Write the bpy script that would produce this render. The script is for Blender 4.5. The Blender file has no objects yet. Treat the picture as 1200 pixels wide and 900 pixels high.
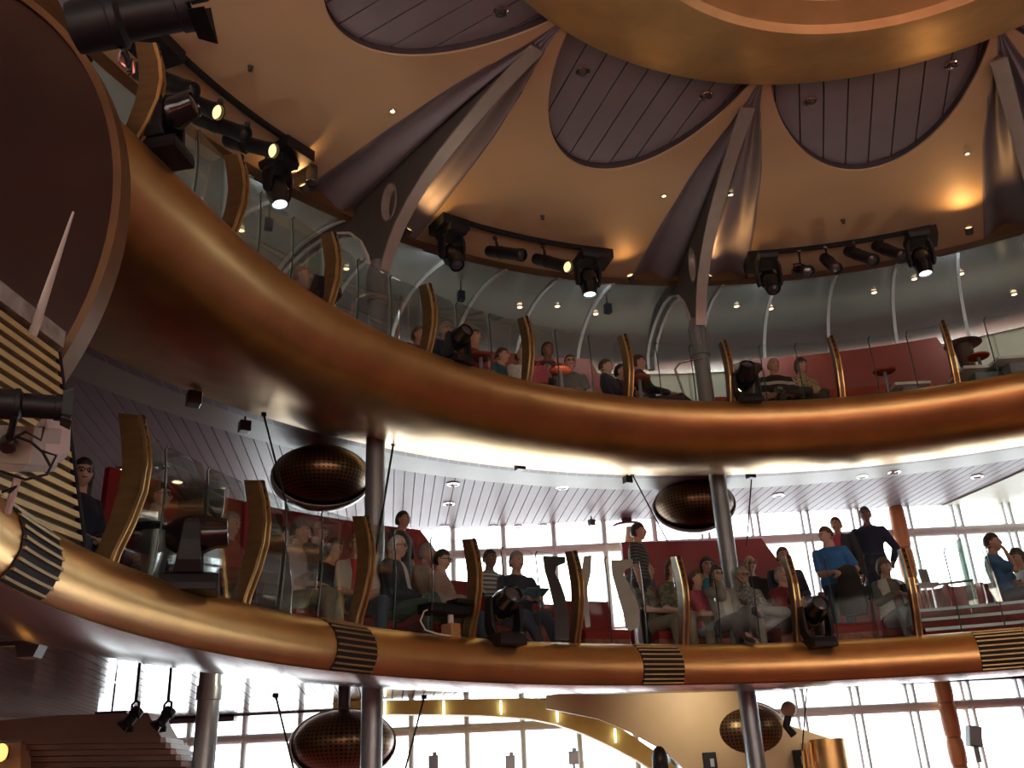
import bpy, bmesh, math, random
from mathutils import Vector as V, Matrix, Euler
random.seed(7)
PI = math.pi
R_ = math.radians
SC = bpy.context.scene
COL = SC.collection
CX, CY = 3.594, 5.116                       # common centre of the round atrium
# ------------------------------------------------------------------ camera model
FPX, PITCH, ROLL, EYE = 1110.0, R_(23.42), R_(-2.75), V((0, 0, 1.6))
def ray(p):
    x = (p[0] - 600) / FPX; y = (450 - p[1]) / FPX
    c, s = math.cos(ROLL), math.sin(ROLL)
    x, y = c * x - s * y, s * x + c * y
    cp, sp = math.cos(PITCH), math.sin(PITCH)
    return V((x, cp - y * sp, sp + y * cp))
def at_z(p, z):
    d = ray(p); return EYE + d * ((z - EYE.z) / d.z)
def at_y(p, y):
    d = ray(p); return EYE + d * (y / d.y)
def at_x(p, x):
    d = ray(p); return EYE + d * (x / d.x)
def at_r(p, r):
    d = ray(p); a = d.x ** 2 + d.y ** 2; b = -2 * (d.x * CX + d.y * CY); c = CX * CX + CY * CY - r * r
    t = (-b + math.sqrt(max(0, b * b - 4 * a * c))) / (2 * a); return EYE + d * t
def at_az(p, az):
    n = V((-math.sin(R_(az)), math.cos(R_(az)), 0)); d = ray(p)
    t = (V((CX, CY, 0)) - EYE).dot(n) / d.dot(n); return EYE + d * t
def at_d(p, dist):
    return EYE + ray(p).normalized() * dist
def pc(r, az, z=0.0):
    return V((CX + r * math.cos(R_(az)), CY + r * math.sin(R_(az)), z))
def azr(p):
    return math.degrees(math.atan2(p.y - CY, p.x - CX)), math.hypot(p.x - CX, p.y - CY)
# ------------------------------------------------------------------ materials
MATS = {}
def nt(name):
    m = bpy.data.materials.new(name); m.use_nodes = True
    return m, m.node_tree, m.node_tree.nodes['Principled BSDF']
def N(t, typ, **kw):
    n = t.nodes.new(typ)
    for k, v in kw.items(): setattr(n, k, v)
    return n
def mat(name, col, rough=0.5, metal=0.0, var=0.12, scale=6.0, bump=0.0, bscale=60.0, stretch=(1, 1, 1), spec=None, coat=0.0, sheen=0.0):
    if name in MATS: return MATS[name]
    m, t, b = nt(name)
    tc = N(t, 'ShaderNodeTexCoord'); mp = N(t, 'ShaderNodeMapping'); mp.inputs['Scale'].default_value = stretch
    t.links.new(tc.outputs['Object'], mp.inputs['Vector'])
    no = N(t, 'ShaderNodeTexNoise'); no.inputs['Scale'].default_value = scale; no.inputs['Detail'].default_value = 4
    t.links.new(mp.outputs[0], no.inputs['Vector'])
    rp = N(t, 'ShaderNodeValToRGB'); e = rp.color_ramp.elements
    lo = [max(0, c * (1 - var)) for c in col]; hi = [min(1, c * (1 + var)) for c in col]
    e[0].position = .3; e[1].position = .7
    e[0].color = (*lo, 1); e[1].color = (*hi, 1)
    t.links.new(no.outputs['Fac'], rp.inputs['Fac']); t.links.new(rp.outputs['Color'], b.inputs['Base Color'])
    b.inputs['Roughness'].default_value = rough; b.inputs['Metallic'].default_value = metal
    if spec is not None: b.inputs['Specular IOR Level'].default_value = spec
    if coat: b.inputs['Coat Weight'].default_value = coat; b.inputs['Coat Roughness'].default_value = .12
    if sheen: b.inputs['Sheen Weight'].default_value = sheen
    if bump:
        n2 = N(t, 'ShaderNodeTexNoise'); n2.inputs['Scale'].default_value = bscale; n2.inputs['Detail'].default_value = 3
        t.links.new(mp.outputs[0], n2.inputs['Vector'])
        bp = N(t, 'ShaderNodeBump'); bp.inputs['Strength'].default_value = bump; bp.inputs['Distance'].default_value = .01
        t.links.new(n2.outputs['Fac'], bp.inputs['Height']); t.links.new(bp.outputs[0], b.inputs['Normal'])
    MATS[name] = m; return m
def emit(name, col, strength):
    if name in MATS: return MATS[name]
    m, t, b = nt(name)
    b.inputs['Base Color'].default_value = (*col, 1)
    b.inputs['Emission Color'].default_value = (*col, 1); b.inputs['Emission Strength'].default_value = strength; m.cycles.emission_sampling = 'NONE'
    MATS[name] = m; return m
def glassmat(name, tint=(.92, .97, .95), refl=0.10, grey=0.0):
    if name in MATS: return MATS[name]
    m = bpy.data.materials.new(name); m.use_nodes = True; t = m.node_tree; t.nodes.clear()
    o = N(t, 'ShaderNodeOutputMaterial'); tr = N(t, 'ShaderNodeBsdfTransparent'); tr.inputs[0].default_value = (*tint, 1)
    gl = N(t, 'ShaderNodeBsdfGlossy'); gl.inputs['Roughness'].default_value = .02
    fr = N(t, 'ShaderNodeFresnel'); fr.inputs['IOR'].default_value = 1.35
    ad = N(t, 'ShaderNodeMath', operation='MULTIPLY_ADD'); ad.inputs[1].default_value = .5; ad.inputs[2].default_value = refl
    t.links.new(fr.outputs[0], ad.inputs[0])
    cl = N(t, 'ShaderNodeClamp'); t.links.new(ad.outputs[0], cl.inputs[0])
    mx = N(t, 'ShaderNodeMixShader'); t.links.new(cl.outputs[0], mx.inputs[0])
    t.links.new(tr.outputs[0], mx.inputs[1]); t.links.new(gl.outputs[0], mx.inputs[2]); t.links.new(mx.outputs[0], o.inputs[0])
    MATS[name] = m; return m
def twotone(name, c1, c2, mode, a=0.05, b_=0.05, rough=.75, freq=20.0):
    """cloth with a pattern of its own: stripes by height, a front panel, flowers or blotches"""
    if name in MATS: return MATS[name]
    m, t, b = nt(name)
    tc = N(t, 'ShaderNodeTexCoord'); sx = N(t, 'ShaderNodeSeparateXYZ'); t.links.new(tc.outputs['Object'], sx.inputs[0])
    mx = N(t, 'ShaderNodeMix', data_type='RGBA'); mx.inputs['A'].default_value = (*c1, 1); mx.inputs['B'].default_value = (*c2, 1)
    if mode == 'stripes':
        mu = N(t, 'ShaderNodeMath', operation='MULTIPLY'); mu.inputs[1].default_value = freq
        fr = N(t, 'ShaderNodeMath', operation='FRACT'); gt = N(t, 'ShaderNodeMath', operation='GREATER_THAN'); gt.inputs[1].default_value = a
        t.links.new(sx.outputs['Z'], mu.inputs[0]); t.links.new(mu.outputs[0], fr.inputs[0]); t.links.new(fr.outputs[0], gt.inputs[0]); f = gt
    elif mode == 'front':
        ab = N(t, 'ShaderNodeMath', operation='ABSOLUTE'); t.links.new(sx.outputs['Y'], ab.inputs[0])
        lt = N(t, 'ShaderNodeMath', operation='LESS_THAN'); lt.inputs[1].default_value = a; t.links.new(ab.outputs[0], lt.inputs[0])
        gx = N(t, 'ShaderNodeMath', operation='GREATER_THAN'); gx.inputs[1].default_value = 0.02; t.links.new(sx.outputs['X'], gx.inputs[0])
        f = N(t, 'ShaderNodeMath', operation='MULTIPLY'); t.links.new(lt.outputs[0], f.inputs[0]); t.links.new(gx.outputs[0], f.inputs[1])
    else:
        no = N(t, 'ShaderNodeTexVoronoi' if mode == 'flowers' else 'ShaderNodeTexNoise'); no.inputs['Scale'].default_value = freq
        t.links.new(tc.outputs['Object'], no.inputs['Vector'])
        f = N(t, 'ShaderNodeMath', operation='GREATER_THAN'); f.inputs[1].default_value = a
        t.links.new(no.outputs[0], f.inputs[0])
    t.links.new(f.outputs[0], mx.inputs['Factor']); t.links.new(mx.outputs['Result'], b.inputs['Base Color'])
    b.inputs['Roughness'].default_value = rough; MATS[name] = m; return m
def perfmat(name, col, hole, scale, rough=.35, metal=.9, rad=.3):
    if name in MATS: return MATS[name]
    m, t, b = nt(name)
    uv = N(t, 'ShaderNodeUVMap'); uv.uv_map = 'UVMap'
    mp = N(t, 'ShaderNodeVectorMath', operation='MULTIPLY'); mp.inputs[1].default_value = (scale, scale, 0)
    t.links.new(uv.outputs[0], mp.inputs[0])
    fr = N(t, 'ShaderNodeVectorMath', operation='FRACTION'); t.links.new(mp.outputs[0], fr.inputs[0])
    su = N(t, 'ShaderNodeVectorMath', operation='SUBTRACT'); su.inputs[1].default_value = (.5, .5, 0); t.links.new(fr.outputs[0], su.inputs[0])
    le = N(t, 'ShaderNodeVectorMath', operation='LENGTH'); t.links.new(su.outputs[0], le.inputs[0])
    lt = N(t, 'ShaderNodeMath', operation='LESS_THAN'); lt.inputs[1].default_value = rad; t.links.new(le.outputs['Value'], lt.inputs[0])
    mx = N(t, 'ShaderNodeMix', data_type='RGBA'); mx.inputs['A'].default_value = (*col, 1); mx.inputs['B'].default_value = (*hole, 1)
    t.links.new(lt.outputs[0], mx.inputs['Factor']); t.links.new(mx.outputs['Result'], b.inputs['Base Color'])
    im = N(t, 'ShaderNodeMath', operation='SUBTRACT'); im.inputs[0].default_value = 1; t.links.new(lt.outputs[0], im.inputs[1])
    mm = N(t, 'ShaderNodeMath', operation='MULTIPLY'); mm.inputs[1].default_value = metal; t.links.new(im.outputs[0], mm.inputs[0])
    t.links.new(mm.outputs[0], b.inputs['Metallic']); b.inputs['Roughness'].default_value = rough
    MATS[name] = m; return m
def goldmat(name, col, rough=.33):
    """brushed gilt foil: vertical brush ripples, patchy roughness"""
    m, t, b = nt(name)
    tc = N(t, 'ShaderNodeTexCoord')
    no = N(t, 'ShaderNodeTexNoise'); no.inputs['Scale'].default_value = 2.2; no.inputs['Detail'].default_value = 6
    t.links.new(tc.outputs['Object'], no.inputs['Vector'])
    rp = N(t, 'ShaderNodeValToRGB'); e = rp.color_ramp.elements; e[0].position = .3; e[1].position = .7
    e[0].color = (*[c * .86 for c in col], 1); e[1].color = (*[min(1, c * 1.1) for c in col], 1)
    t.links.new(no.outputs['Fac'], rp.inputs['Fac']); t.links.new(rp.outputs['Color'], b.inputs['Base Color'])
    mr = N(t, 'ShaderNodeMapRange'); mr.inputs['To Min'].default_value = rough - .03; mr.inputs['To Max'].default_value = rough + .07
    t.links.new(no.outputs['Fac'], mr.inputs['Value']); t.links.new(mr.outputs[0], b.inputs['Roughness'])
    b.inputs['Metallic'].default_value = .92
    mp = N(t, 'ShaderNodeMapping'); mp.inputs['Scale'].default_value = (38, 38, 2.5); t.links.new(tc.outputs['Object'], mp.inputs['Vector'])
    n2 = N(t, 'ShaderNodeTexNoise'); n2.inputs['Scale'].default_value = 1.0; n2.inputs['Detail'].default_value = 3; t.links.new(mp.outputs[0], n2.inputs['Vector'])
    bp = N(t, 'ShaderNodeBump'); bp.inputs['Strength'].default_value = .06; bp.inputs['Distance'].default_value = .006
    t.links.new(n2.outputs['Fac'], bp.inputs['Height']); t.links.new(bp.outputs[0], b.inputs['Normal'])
    MATS[name] = m; return m

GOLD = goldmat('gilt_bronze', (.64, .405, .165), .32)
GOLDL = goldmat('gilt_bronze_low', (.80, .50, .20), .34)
FIN = mat('bronze_wood', (.14, .083, .030), .45, .35, .25, 3, stretch=(1, 1, 8))
FINEDGE = mat('brass_edge', (.72, .50, .20), .32, .9)
STEEL = mat('grey_paint_steel', (.29, .33, .35), .35, .55, .06)
STEELD = mat('dark_steel', (.10, .10, .105), .35, .6, .06)
PLATE = mat('bracket_plate', (.13, .115, .105), .5, .35, .08)
FLANGE = mat('bracket_flange', (.34, .31, .29), .4, .3, .06)
BLACK = mat('black_housing', (.010, .011, .014), .45, 0, .1, spec=.3)
BLACKG = mat('black_gloss', (.01, .011, .014), .12, .0, .1, coat=.25)
CREAM = mat('cream_ceiling_paint', (.50, .37, .22), .55, 0, .04, 1.5)
DOMEM = mat('gold_leaf_dome', (.62, .42, .18), .42, .45, .12, 2.5, bump=.1, bscale=12)
DOMEI = mat('dome_inner_plaster', (.66, .40, .30), .6, .1, .1, 1.2)
PETAL = mat('mauve_metal_panel', (.235, .225, .265), .5, .12, .06, 3)
PETALD = mat('panel_gap', (.06, .052, .06), .6, .2)
VAULTM = mat('silver_vault', (.44, .45, .44), .27, .75, .05, 1.2)
RIBW = mat('white_rib', (.66, .66, .63), .5, 0, .04)
PLANK = mat('lilac_gloss_plank', (.27, .20, .215), .40, .0, .06, 2, spec=.18)
PLANKD = mat('plank_gap', (.10, .07, .08), .6)
PLANKL = mat('silver_gloss_plank', (.40, .37, .36), .16, .7, .06, 2)
UNDER = mat('grey_soffit_lacquer', (.22, .20, .19), .22, .6, .06, 1.5)
REDW = mat('red_leather', (.27, .014, .018), .42, 0, .12, 3)
REDS = mat('red_cloth', (.36, .022, .025), .75, 0, .15, 8)
REDO = mat('orange_red_panel', (.33, .045, .02), .45, 0, .12, 3)
REDD = mat('dark_red_carpet', (.16, .012, .018), .9, 0, .25, 20)
MOTTLE = mat('mottled_terracotta', (.36, .14, .10), .6, 0, .45, 14)
CARPET = mat('mosaic_carpet', (.25, .09, .07), .9, 0, .5, 12)
CREAMW = mat('cream_panel', (.66, .64, .50), .5, 0, .04)
WHITEM = mat('white_aluminium', (.62, .64, .65), .4, .2, .04)
WMULL = mat('window_mullion', (.80, .84, .84), .30, .0, .04)
CHROME = mat('chrome', (.75, .75, .75), .1, 1.0, .03)
ORANGE = mat('terracotta_column', (.50, .20, .08), .4, .1, .12, 4)
TAN = mat('tan_panel', (.55, .40, .22), .5, .05, .06, 2)
BROWNP = mat('brown_panel', (.17, .095, .065), .4, .1, .1, 3)
MAROON = mat('maroon_lacquer', (.030, .010, .007), .3, .1, .15, 1.5)
BROWNRIM = mat('brown_rim', (.16, .085, .035), .4, .3, .12, 4)
BRASSF = mat('yellow_brass_slat', (.62, .50, .22), .45, .35, .08)
DARKR = mat('dark_recess', (.02, .015, .012), .8)
GREYBOX = mat('grey_box', (.42, .40, .35), .5, .1, .08)
SILVERT = mat('crumpled_foil', (.45, .44, .42), .35, .6, .3, 9, bump=.8, bscale=18)
GLASS = glassmat('clear_glass', (.93, .97, .95), .0)
WGLASS = glassmat('window_glass', (.97, .99, .99), .02)
SMOKE = glassmat('smoked_glass', (.20, .20, .20), .12)
GREENG = glassmat('green_tint_glass', (.66, .76, .70), .30)
EDGE = mat('glass_edge', (.03, .07, .06), .2, 0, .1)
LENS = mat('dark_lens', (.05, .06, .07), .06, 0, .1, coat=1)
WARM = emit('warm_lamp', (1, .62, .26), 1.7)
WARMS = emit('warm_downlight', (1, .72, .40), 2.6)
COOLL = emit('cool_lens', (.85, .95, 1), 3)
YGLOW = mat('yellow_translucent', (.75, .56, .16), .5, 0, .06)
GAPGLOW = emit('white_gap_glow', (1, .97, .85), 5)
WALLD = mat('stage_wall', (.47, .43, .39), .6, 0, .1, 1)
PURPW = mat('plum_wall', (.10, .045, .055), .45, .1, .1, 1.5)
# ------------------------------------------------------------------ mesh builder
class MB:
    def __init__(s): s.v = []; s.f = []; s.m = []; s.uv = None
    def add(s, vs, fs, mi=0):
        k = len(s.v); s.v += [V(x) for x in vs]; s.f += [[i + k for i in f] for f in fs]; s.m += [mi] * len(fs); return s
    def box(s, c, d, rot=None, mi=0):
        hx, hy, hz = d[0] / 2, d[1] / 2, d[2] / 2
        vs = [V((x, y, z)) for x in (-hx, hx) for y in (-hy, hy) for z in (-hz, hz)]
        if rot is not None: vs = [rot @ v for v in vs]
        vs = [v + V(c) for v in vs]
        return s.add(vs, [(0, 1, 3, 2), (4, 6, 7, 5), (0, 4, 5, 1), (2, 3, 7, 6), (0, 2, 6, 4), (1, 5, 7, 3)], mi)
    def tube(s, pts, rad, n=10, mi=0, cap=True):
        pts = [V(p) for p in pts]; rr = rad if isinstance(rad, (list, tuple)) else [rad] * len(pts)
        up = None; rings = []
        for i, p in enumerate(pts):
            d = (pts[min(i + 1, len(pts) - 1)] - pts[max(i - 1, 0)]).normalized()
            if up is None:
                up = V((0, 0, 1)) if abs(d.z) < .9 else V((1, 0, 0))
            a = d.cross(up).normalized(); up = a.cross(d).normalized()
            rings.append([p + a * (math.cos(2 * PI * k / n) * rr[i]) + up * (math.sin(2 * PI * k / n) * rr[i]) for k in range(n)])
        return s.loft(rings, mi, cap)
    def loft(s, rings, mi=0, cap=True, closed=True):
        n = len(rings[0]); vs = [v for r in rings for v in r]; fs = []
        for i in range(len(rings) - 1):
            for k in range(n if closed else n - 1):
                k2 = (k + 1) % n; fs.append((i * n + k, i * n + k2, (i + 1) * n + k2, (i + 1) * n + k))
        if cap and closed:
            fs.append(tuple(reversed(range(n)))); fs.append(tuple(range((len(rings) - 1) * n, len(rings) * n)))
        return s.add(vs, fs, mi)
    def lathe(s, prof, o=(0, 0, 0), axis=(0, 0, 1), n=24, mi=0, cap=True):
        ax = V(axis).normalized(); u = ax.orthogonal().normalized(); w = ax.cross(u); o = V(o)
        return s.loft([[o + ax * h + u * (math.cos(2 * PI * k / n) * r) + w * (math.sin(2 * PI * k / n) * r) for k in range(n)] for r, h in prof], mi, cap)
    def ell(s, c, r, n=12, m=8, rot=None, mi=0):
        vs = []; fs = []; c = V(c)
        for i in range(m + 1):
            th = PI * i / m
            for k in range(n):
                v = V((r[0] * math.sin(th) * math.cos(2 * PI * k / n), r[1] * math.sin(th) * math.sin(2 * PI * k / n), r[2] * math.cos(th)))
                if rot is not None: v = rot @ v
                vs.append(c + v)
        for i in range(m):
            for k in range(n):
                k2 = (k + 1) % n; fs.append((i * n + k, (i + 1) * n + k, (i + 1) * n + k2, i * n + k2))
        return s.add(vs, fs, mi)
    def cap(s, a, b, ra, rb, n=10, mi=0):
        a, b = V(a), V(b); d = (b - a)
        if d.length < 1e-5: d = V((0, 0, 1e-4))
        d.normalize(); u = d.orthogonal().normalized(); w = d.cross(u); rings = []
        for t in (-.98, -.7, -.35, 0): rings.append((a + d * (ra * t), ra * math.sqrt(1 - t * t)))
        for t in (0, .35, .7, .98): rings.append((b + d * (rb * t), rb * math.sqrt(1 - t * t)))
        return s.loft([[p + u * (math.cos(2 * PI * k / n) * r) + w * (math.sin(2 * PI * k / n) * r) for k in range(n)] for p, r in rings], mi)
    def revolve(s, prof, a0, a1, step=1.5, mi=0, closed=True):
        n = max(1, int(round(abs(a1 - a0) / step)))
        rings = [[pc(r, a0 + (a1 - a0) * i / n, z) for r, z in prof] for i in range(n + 1)]
        return s.loft(rings, mi, closed, closed)
    def prism(s, poly, off, mi=0):
        """poly: 3-D outline; extruded by the vector off"""
        off = V(off); n = len(poly); poly = [V(p) for p in poly]
        vs = poly + [p + off for p in poly]
        fs = [tuple(reversed(range(n))), tuple(range(n, 2 * n))] + [(k, (k + 1) % n, n + (k + 1) % n, n + k) for k in range(n)]
        return s.add(vs, fs, mi)
    def mesh(s, name, mats):
        me = bpy.data.meshes.new(name); me.from_pydata([tuple(v) for v in s.v], [], s.f)
        for m in (mats if isinstance(mats, (list, tuple)) else [mats]): me.materials.append(m)
        me.polygons.foreach_set('material_index', s.m); me.update(); return me
def fixn(me):
    bm = bmesh.new(); bm.from_mesh(me); bmesh.ops.recalc_face_normals(bm, faces=bm.faces); bm.to_mesh(me); bm.free()
def obj(name, mb, mats, parent=None, smooth=True, bevel=0.0, origin=None, ang=35):
    me = mb.mesh(name, mats) if isinstance(mb, MB) else mb
    if isinstance(mb, MB): fixn(me)
    if origin is not None: me.transform(Matrix.Translation(-V(origin)))
    o = bpy.data.objects.new(name, me); COL.objects.link(o)
    if origin is not None: o.location = V(origin)
    if parent is not None: o.parent = parent
    if smooth:
        me.polygons.foreach_set('use_smooth', [True] * len(me.polygons))
        try: me.set_sharp_from_angle(angle=R_(ang))
        except Exception: pass
    if bevel:
        b = o.modifiers.new('bev', 'BEVEL'); b.width = bevel; b.segments = 2; b.limit_method = 'ANGLE'; b.angle_limit = R_(40)
    return o
def tag(o, label, cat, group=None, kind='thing'):
    o['label'] = label; o['category'] = cat; o['kind'] = kind
    if group: o['group'] = group
    return o
def struct(o, label=None, cat=None):
    o['kind'] = 'structure'
    if label: o['label'] = label
    if cat: o['category'] = cat
    return o
def thing(name, label, cat, loc=(0, 0, 0), rz=0.0, group=None):
    o = bpy.data.objects.new(name, None); COL.objects.link(o); o.empty_display_size = .1
    o.location = loc; o.rotation_euler = (0, 0, rz); return tag(o, label, cat, group)
def dup(root, loc, rot, label, group=None):
    r = root.copy(); COL.objects.link(r); r.location = loc; r.rotation_euler = rot; r['label'] = label
    if group: r['group'] = group
    for ch in list(root.children):
        c = ch.copy(); COL.objects.link(c); c.parent = r
        for g in list(ch.children):
            d = g.copy(); COL.objects.link(d); d.parent = c
    return r
ORD = ['first', 'second', 'third', 'fourth', 'fifth', 'sixth', 'seventh', 'eighth', 'ninth', 'tenth', 'eleventh', 'twelfth', 'thirteenth', 'fourteenth', 'fifteenth', 'sixteenth']
def trace(px, P, nrm, thick):
    """outline seen at pixels px, standing on the plane through P with normal nrm; returns (outline, offset)"""
    n = V(nrm).normalized(); out = []
    for p in px:
        d = ray(p); t = (V(P) - EYE).dot(n) / d.dot(n); out.append(EYE + d * t)
    return out, n * thick
def toC(p): return math.atan2(CY - p.y, CX - p.x)

# ================================================================== THE SETTING
ZL, ZU = 3.05, 6.05                          # decks of the two balconies
mb = MB(); mb.lathe([(.01, 0), (15, 0)], (CX, CY, 0), n=64, cap=False)
struct(obj('floor', mb, mat('lounge_carpet', (.32, .06, .045), .85, 0, .3, 3)))
WX0, WX1, WY = -7.5, 13.5, 15.7
def plank_ceiling(name, z, rin, m, md, w=.145, gap=.012, ang=98.0, x0=-9.0, x1=13.6):
    """long ceiling boards running from the balcony edge to the outer wall"""
    mb = MB(); d = V((math.cos(R_(ang)), math.sin(R_(ang)), 0)); q = V((d.y, -d.x, 0)); C = V((CX, CY, 0))
    kk = int(12.5 / w)
    for k in range(-kk, kk + 1):
        a, b = k * w + gap / 2, (k + 1) * w - gap / 2; ends = []
        for vq in (a, b):
            h2 = rin * rin - vq * vq
            t0 = math.sqrt(h2) if h2 > 0 else (0 if abs(vq) < rin else -11)
            if h2 <= 0: t0 = -9.0
            P0 = C + q * vq
            t1 = (WY - P0.y) / d.y
            ends.append((P0 + d * t0, P0 + d * t1))
        (p0, p1), (r0, r1) = ends
        if max(p1.x, r1.x) < x0 or min(p1.x, r1.x) > x1: continue
        vs = [p0, p1, r1, r0]; vs = [v + V((0, 0, z)) for v in vs]
        mb.prism(vs, (0, 0, .03))
    o = obj(name, mb, m, smooth=False)
    return struct(o)
plank_ceiling('ceiling_middle', 5.78, 8.3, PLANK, PLANKD)
plank_ceiling('ceiling_lower', 2.95, 6.9, PLANKL, PLANKD)
# deck slabs (annular sectors) that close the boards from above
def slab(name, rin, rout, z, th, a0, a1, m, ycut=None):
    mb = MB(); n = int((a1 - a0) / 2); rings = []
    for i in range(n + 1):
        a = a0 + (a1 - a0) * i / n; ro = rout
        if ycut: 
            s = math.sin(R_(a))
            if s > .05: ro = min(rout, (ycut - CY) / s)
        rings.append([pc(rin, a, z), pc(ro, a, z), pc(ro, a, z - th), pc(rin, a, z - th)])
    mb.loft(rings); return struct(obj(name, mb, m, smooth=False))
slab('floor_middle', 6.45, 13.0, ZL, .06, -20, 200, CARPET, WY)
slab('floor_upper', 6.45, 10.9, ZU, .16, 20, 178, CARPET)
slab('floor_upper_underside', 8.25, 13.5, 5.9, .06, -20, 200, PLANKD, WY).name = 'trim_1'
# walls: outer cylinder behind and beside the viewer, plum wall on the left of the middle deck
mb = MB(); mb.revolve([(14.5, 0), (14.6, 0), (14.6, 10.0), (14.5, 10.0)], 135, 408, 4)
struct(obj('wall_back', mb, WALLD))
mb = MB(); rg = []
for i in range(int(273 / .75) + 1):               # unseen folded curtain, added so the gilded fronts reflect red
    a = 135 + .75 * i; rr = 14.3 + .09 * math.sin(i * 1.9); rg.append([pc(rr, a, .02), pc(rr, a, 2.6), pc(rr + .03, a, 2.6), pc(rr + .03, a, .02)])
mb.loft(rg); struct(obj('trim_6', mb, mat('red_reflection_curtain', (.15, .065, .055), .85, 0, .1, 2)))
mb = MB(); mb.revolve([(10.7, ZU), (10.8, ZU), (10.8, 8.62), (10.7, 8.62)], 20, 178, 2)
wu = struct(obj('wall_upper', mb, CREAMW))
seams = MB()
for a in range(24, 178, 4):
    seams.box(pc(10.69, a, 7.3), (.02, .03, 2.4), Matrix.Rotation(R_(a), 3, 'Z'))
struct(obj('trim_2', seams, mat('panel_seam', (.45, .42, .32), .6), smooth=False))  # seams in a darker cream than the panels
pA = at_r((132, 600), 12.0)
mb = MB(); mb.revolve([(12.9, ZL), (13.0, ZL), (13.0, 5.9), (12.9, 5.9)], 146, 200, 3)
struct(obj('wall_left', mb, PURPW))
# ------------------------------------------------------------------ windows
def glazing(n, z0, z1, trans, xs, x0, x1, label, double):
    r = thing('window_%d' % n, label, 'window', (0, 0, 0)); r['kind'] = 'structure'
    def bar(A, B, ra, rb):                        # rounded aluminium section
        A, B = V(A), V(B); d = (B - A).normalized(); u = V((0, 1, 0)); w = d.cross(u); m = MB()
        m.loft([[P_ + u * (ra * math.cos(2 * PI * k / 14)) + w * (rb * math.sin(2 * PI * k / 14)) for k in range(14)] for P_ in (A, B)]); return m
    for z, h in trans: obj('transom', bar((x0, WY, z), (x1, WY, z), .09, h / 2), WMULL, r)
    for x in xs:
        if x > double:
            for dx in (-.06, .06): obj('mullion', bar((x + dx, WY, z0), (x + dx, WY, z1), .08, .026), WMULL, r)
        else: obj('mullion', bar((x, WY, z0), (x, WY, z1), .09, .05), WMULL, r)
    g = MB(); g.box(((x0 + x1) / 2, WY + .03, (z0 + z1) / 2), (x1 - x0, .012, z1 - z0)); obj('pane', g, WGLASS, r, smooth=False)
    return r
glazing(1, 3.3, 5.95, [(5.33, .16), (3.36, .12), (4.0, .05)], [-.27 + .85 * k for k in range(-4, 16)], -4.6, 13.4, 'bright glazed outer wall behind the lower balcony seats', 3)
glazing(2, .25, 2.95, [(2.58, .15), (.3, .12), (1.2, .05)], [-.09 + .87 * k for k in range(-8, 16)], -7.4, 13.4, 'bright glazed outer wall of the lounge below the balconies', 3)
mb = MB()
mb.box((-6.2, WY, 4.4), (3.2, .2, 3.1)); mb.box((3, WY, 3.1), (21, .2, .36)); mb.box((3, WY + .02, .1), (21, .2, .3)); mb.box((3, WY, 6.0), (21, .2, .3))
struct(obj('wall_window_side', mb, PURPW, smooth=False))
# ------------------------------------------------------------------ ceiling: cone, lobes, wedges
def zc(r): return 9.0 + (8.31 - r) * .12
RIN = 4.1
LOBES = [113.9, 75.7, 152.2, 37.6, -.6, 190.4, 228.6, 266.8, 305]
WEDGE = [133.2, 95.0, 56.8, 18.5, 171.4, -19.7, 209.5, 247.7, 285.9]
LH, LD = 17.9, 1.87
def lobe_r(t): return RIN + LD * math.cos(PI * t / 2) ** .92
def wedge_h(r):                               # half angle of a wedge at radius r, degrees
    tab = [(4.1, .10), (4.5, 1.1), (4.9, 2.5), (5.4, 4.0), (6.0, 5.1), (7.0, 6.1), (8.31, 6.6)]
    for (a, x), (b, y) in zip(tab, tab[1:]):
        if r <= b: return x + (y - x) * (max(r, a) - a) / (b - a)
    return 6.6
# cream ceiling: for each azimuth the radii that are cream
mb = MB(); A0 = -40; STEPS = 720; prev = None
def cream_start(a):
    for c in LOBES:
        d = (a - c + 180) % 360 - 180
        if abs(d) < LH: return lobe_r(d / LH)
    return RIN
def in_wedge(a):
    for c in WEDGE:
        d = (a - c + 180) % 360 - 180
        if abs(d) < 6.6: return d
    return None
lo, hi = {}, {}
for i in range(STEPS + 1):
    a = A0 + 360 * i / STEPS; d = in_wedge(a); s = cream_start(a)
    if d is None: e = 8.33
    else:
        e = RIN
        for k in range(43):
            r = RIN + k * .1
            if wedge_h(r) > abs(d): break
            e = r
        e = max(e, s) if e > s else s
    lo[i], hi[i] = s, max(e, s + .004)
rings = []
for i in range(STEPS + 1):
    a = A0 + 360 * i / STEPS
    rr = [lo[i] + (hi[i] - lo[i]) * k / 10 for k in range(11)]
    top = [pc(r, a, zc(r)) for r in rr]
    rings.append(top + [p + V((0, 0, .03)) for p in reversed(top)])
mb.loft(rings, cap=False)
struct(obj('ceiling', mb, CREAM, ang=20))
mb = MB(); mb.revolve([(8.2, 9.0), (8.34, 8.985), (8.34, 9.3), (8.2, 9.3)], -40, 320, 1.5); struct(obj('trim_3', mb, BROWNRIM))
mb = MB(); mb.revolve([(.02, 9.98), (14.9, 9.98), (14.9, 10.05), (.02, 10.05)], -40, 320, 5); struct(obj('ceiling_void', mb, PETALD)).name = 'ceiling_deck'
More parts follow.
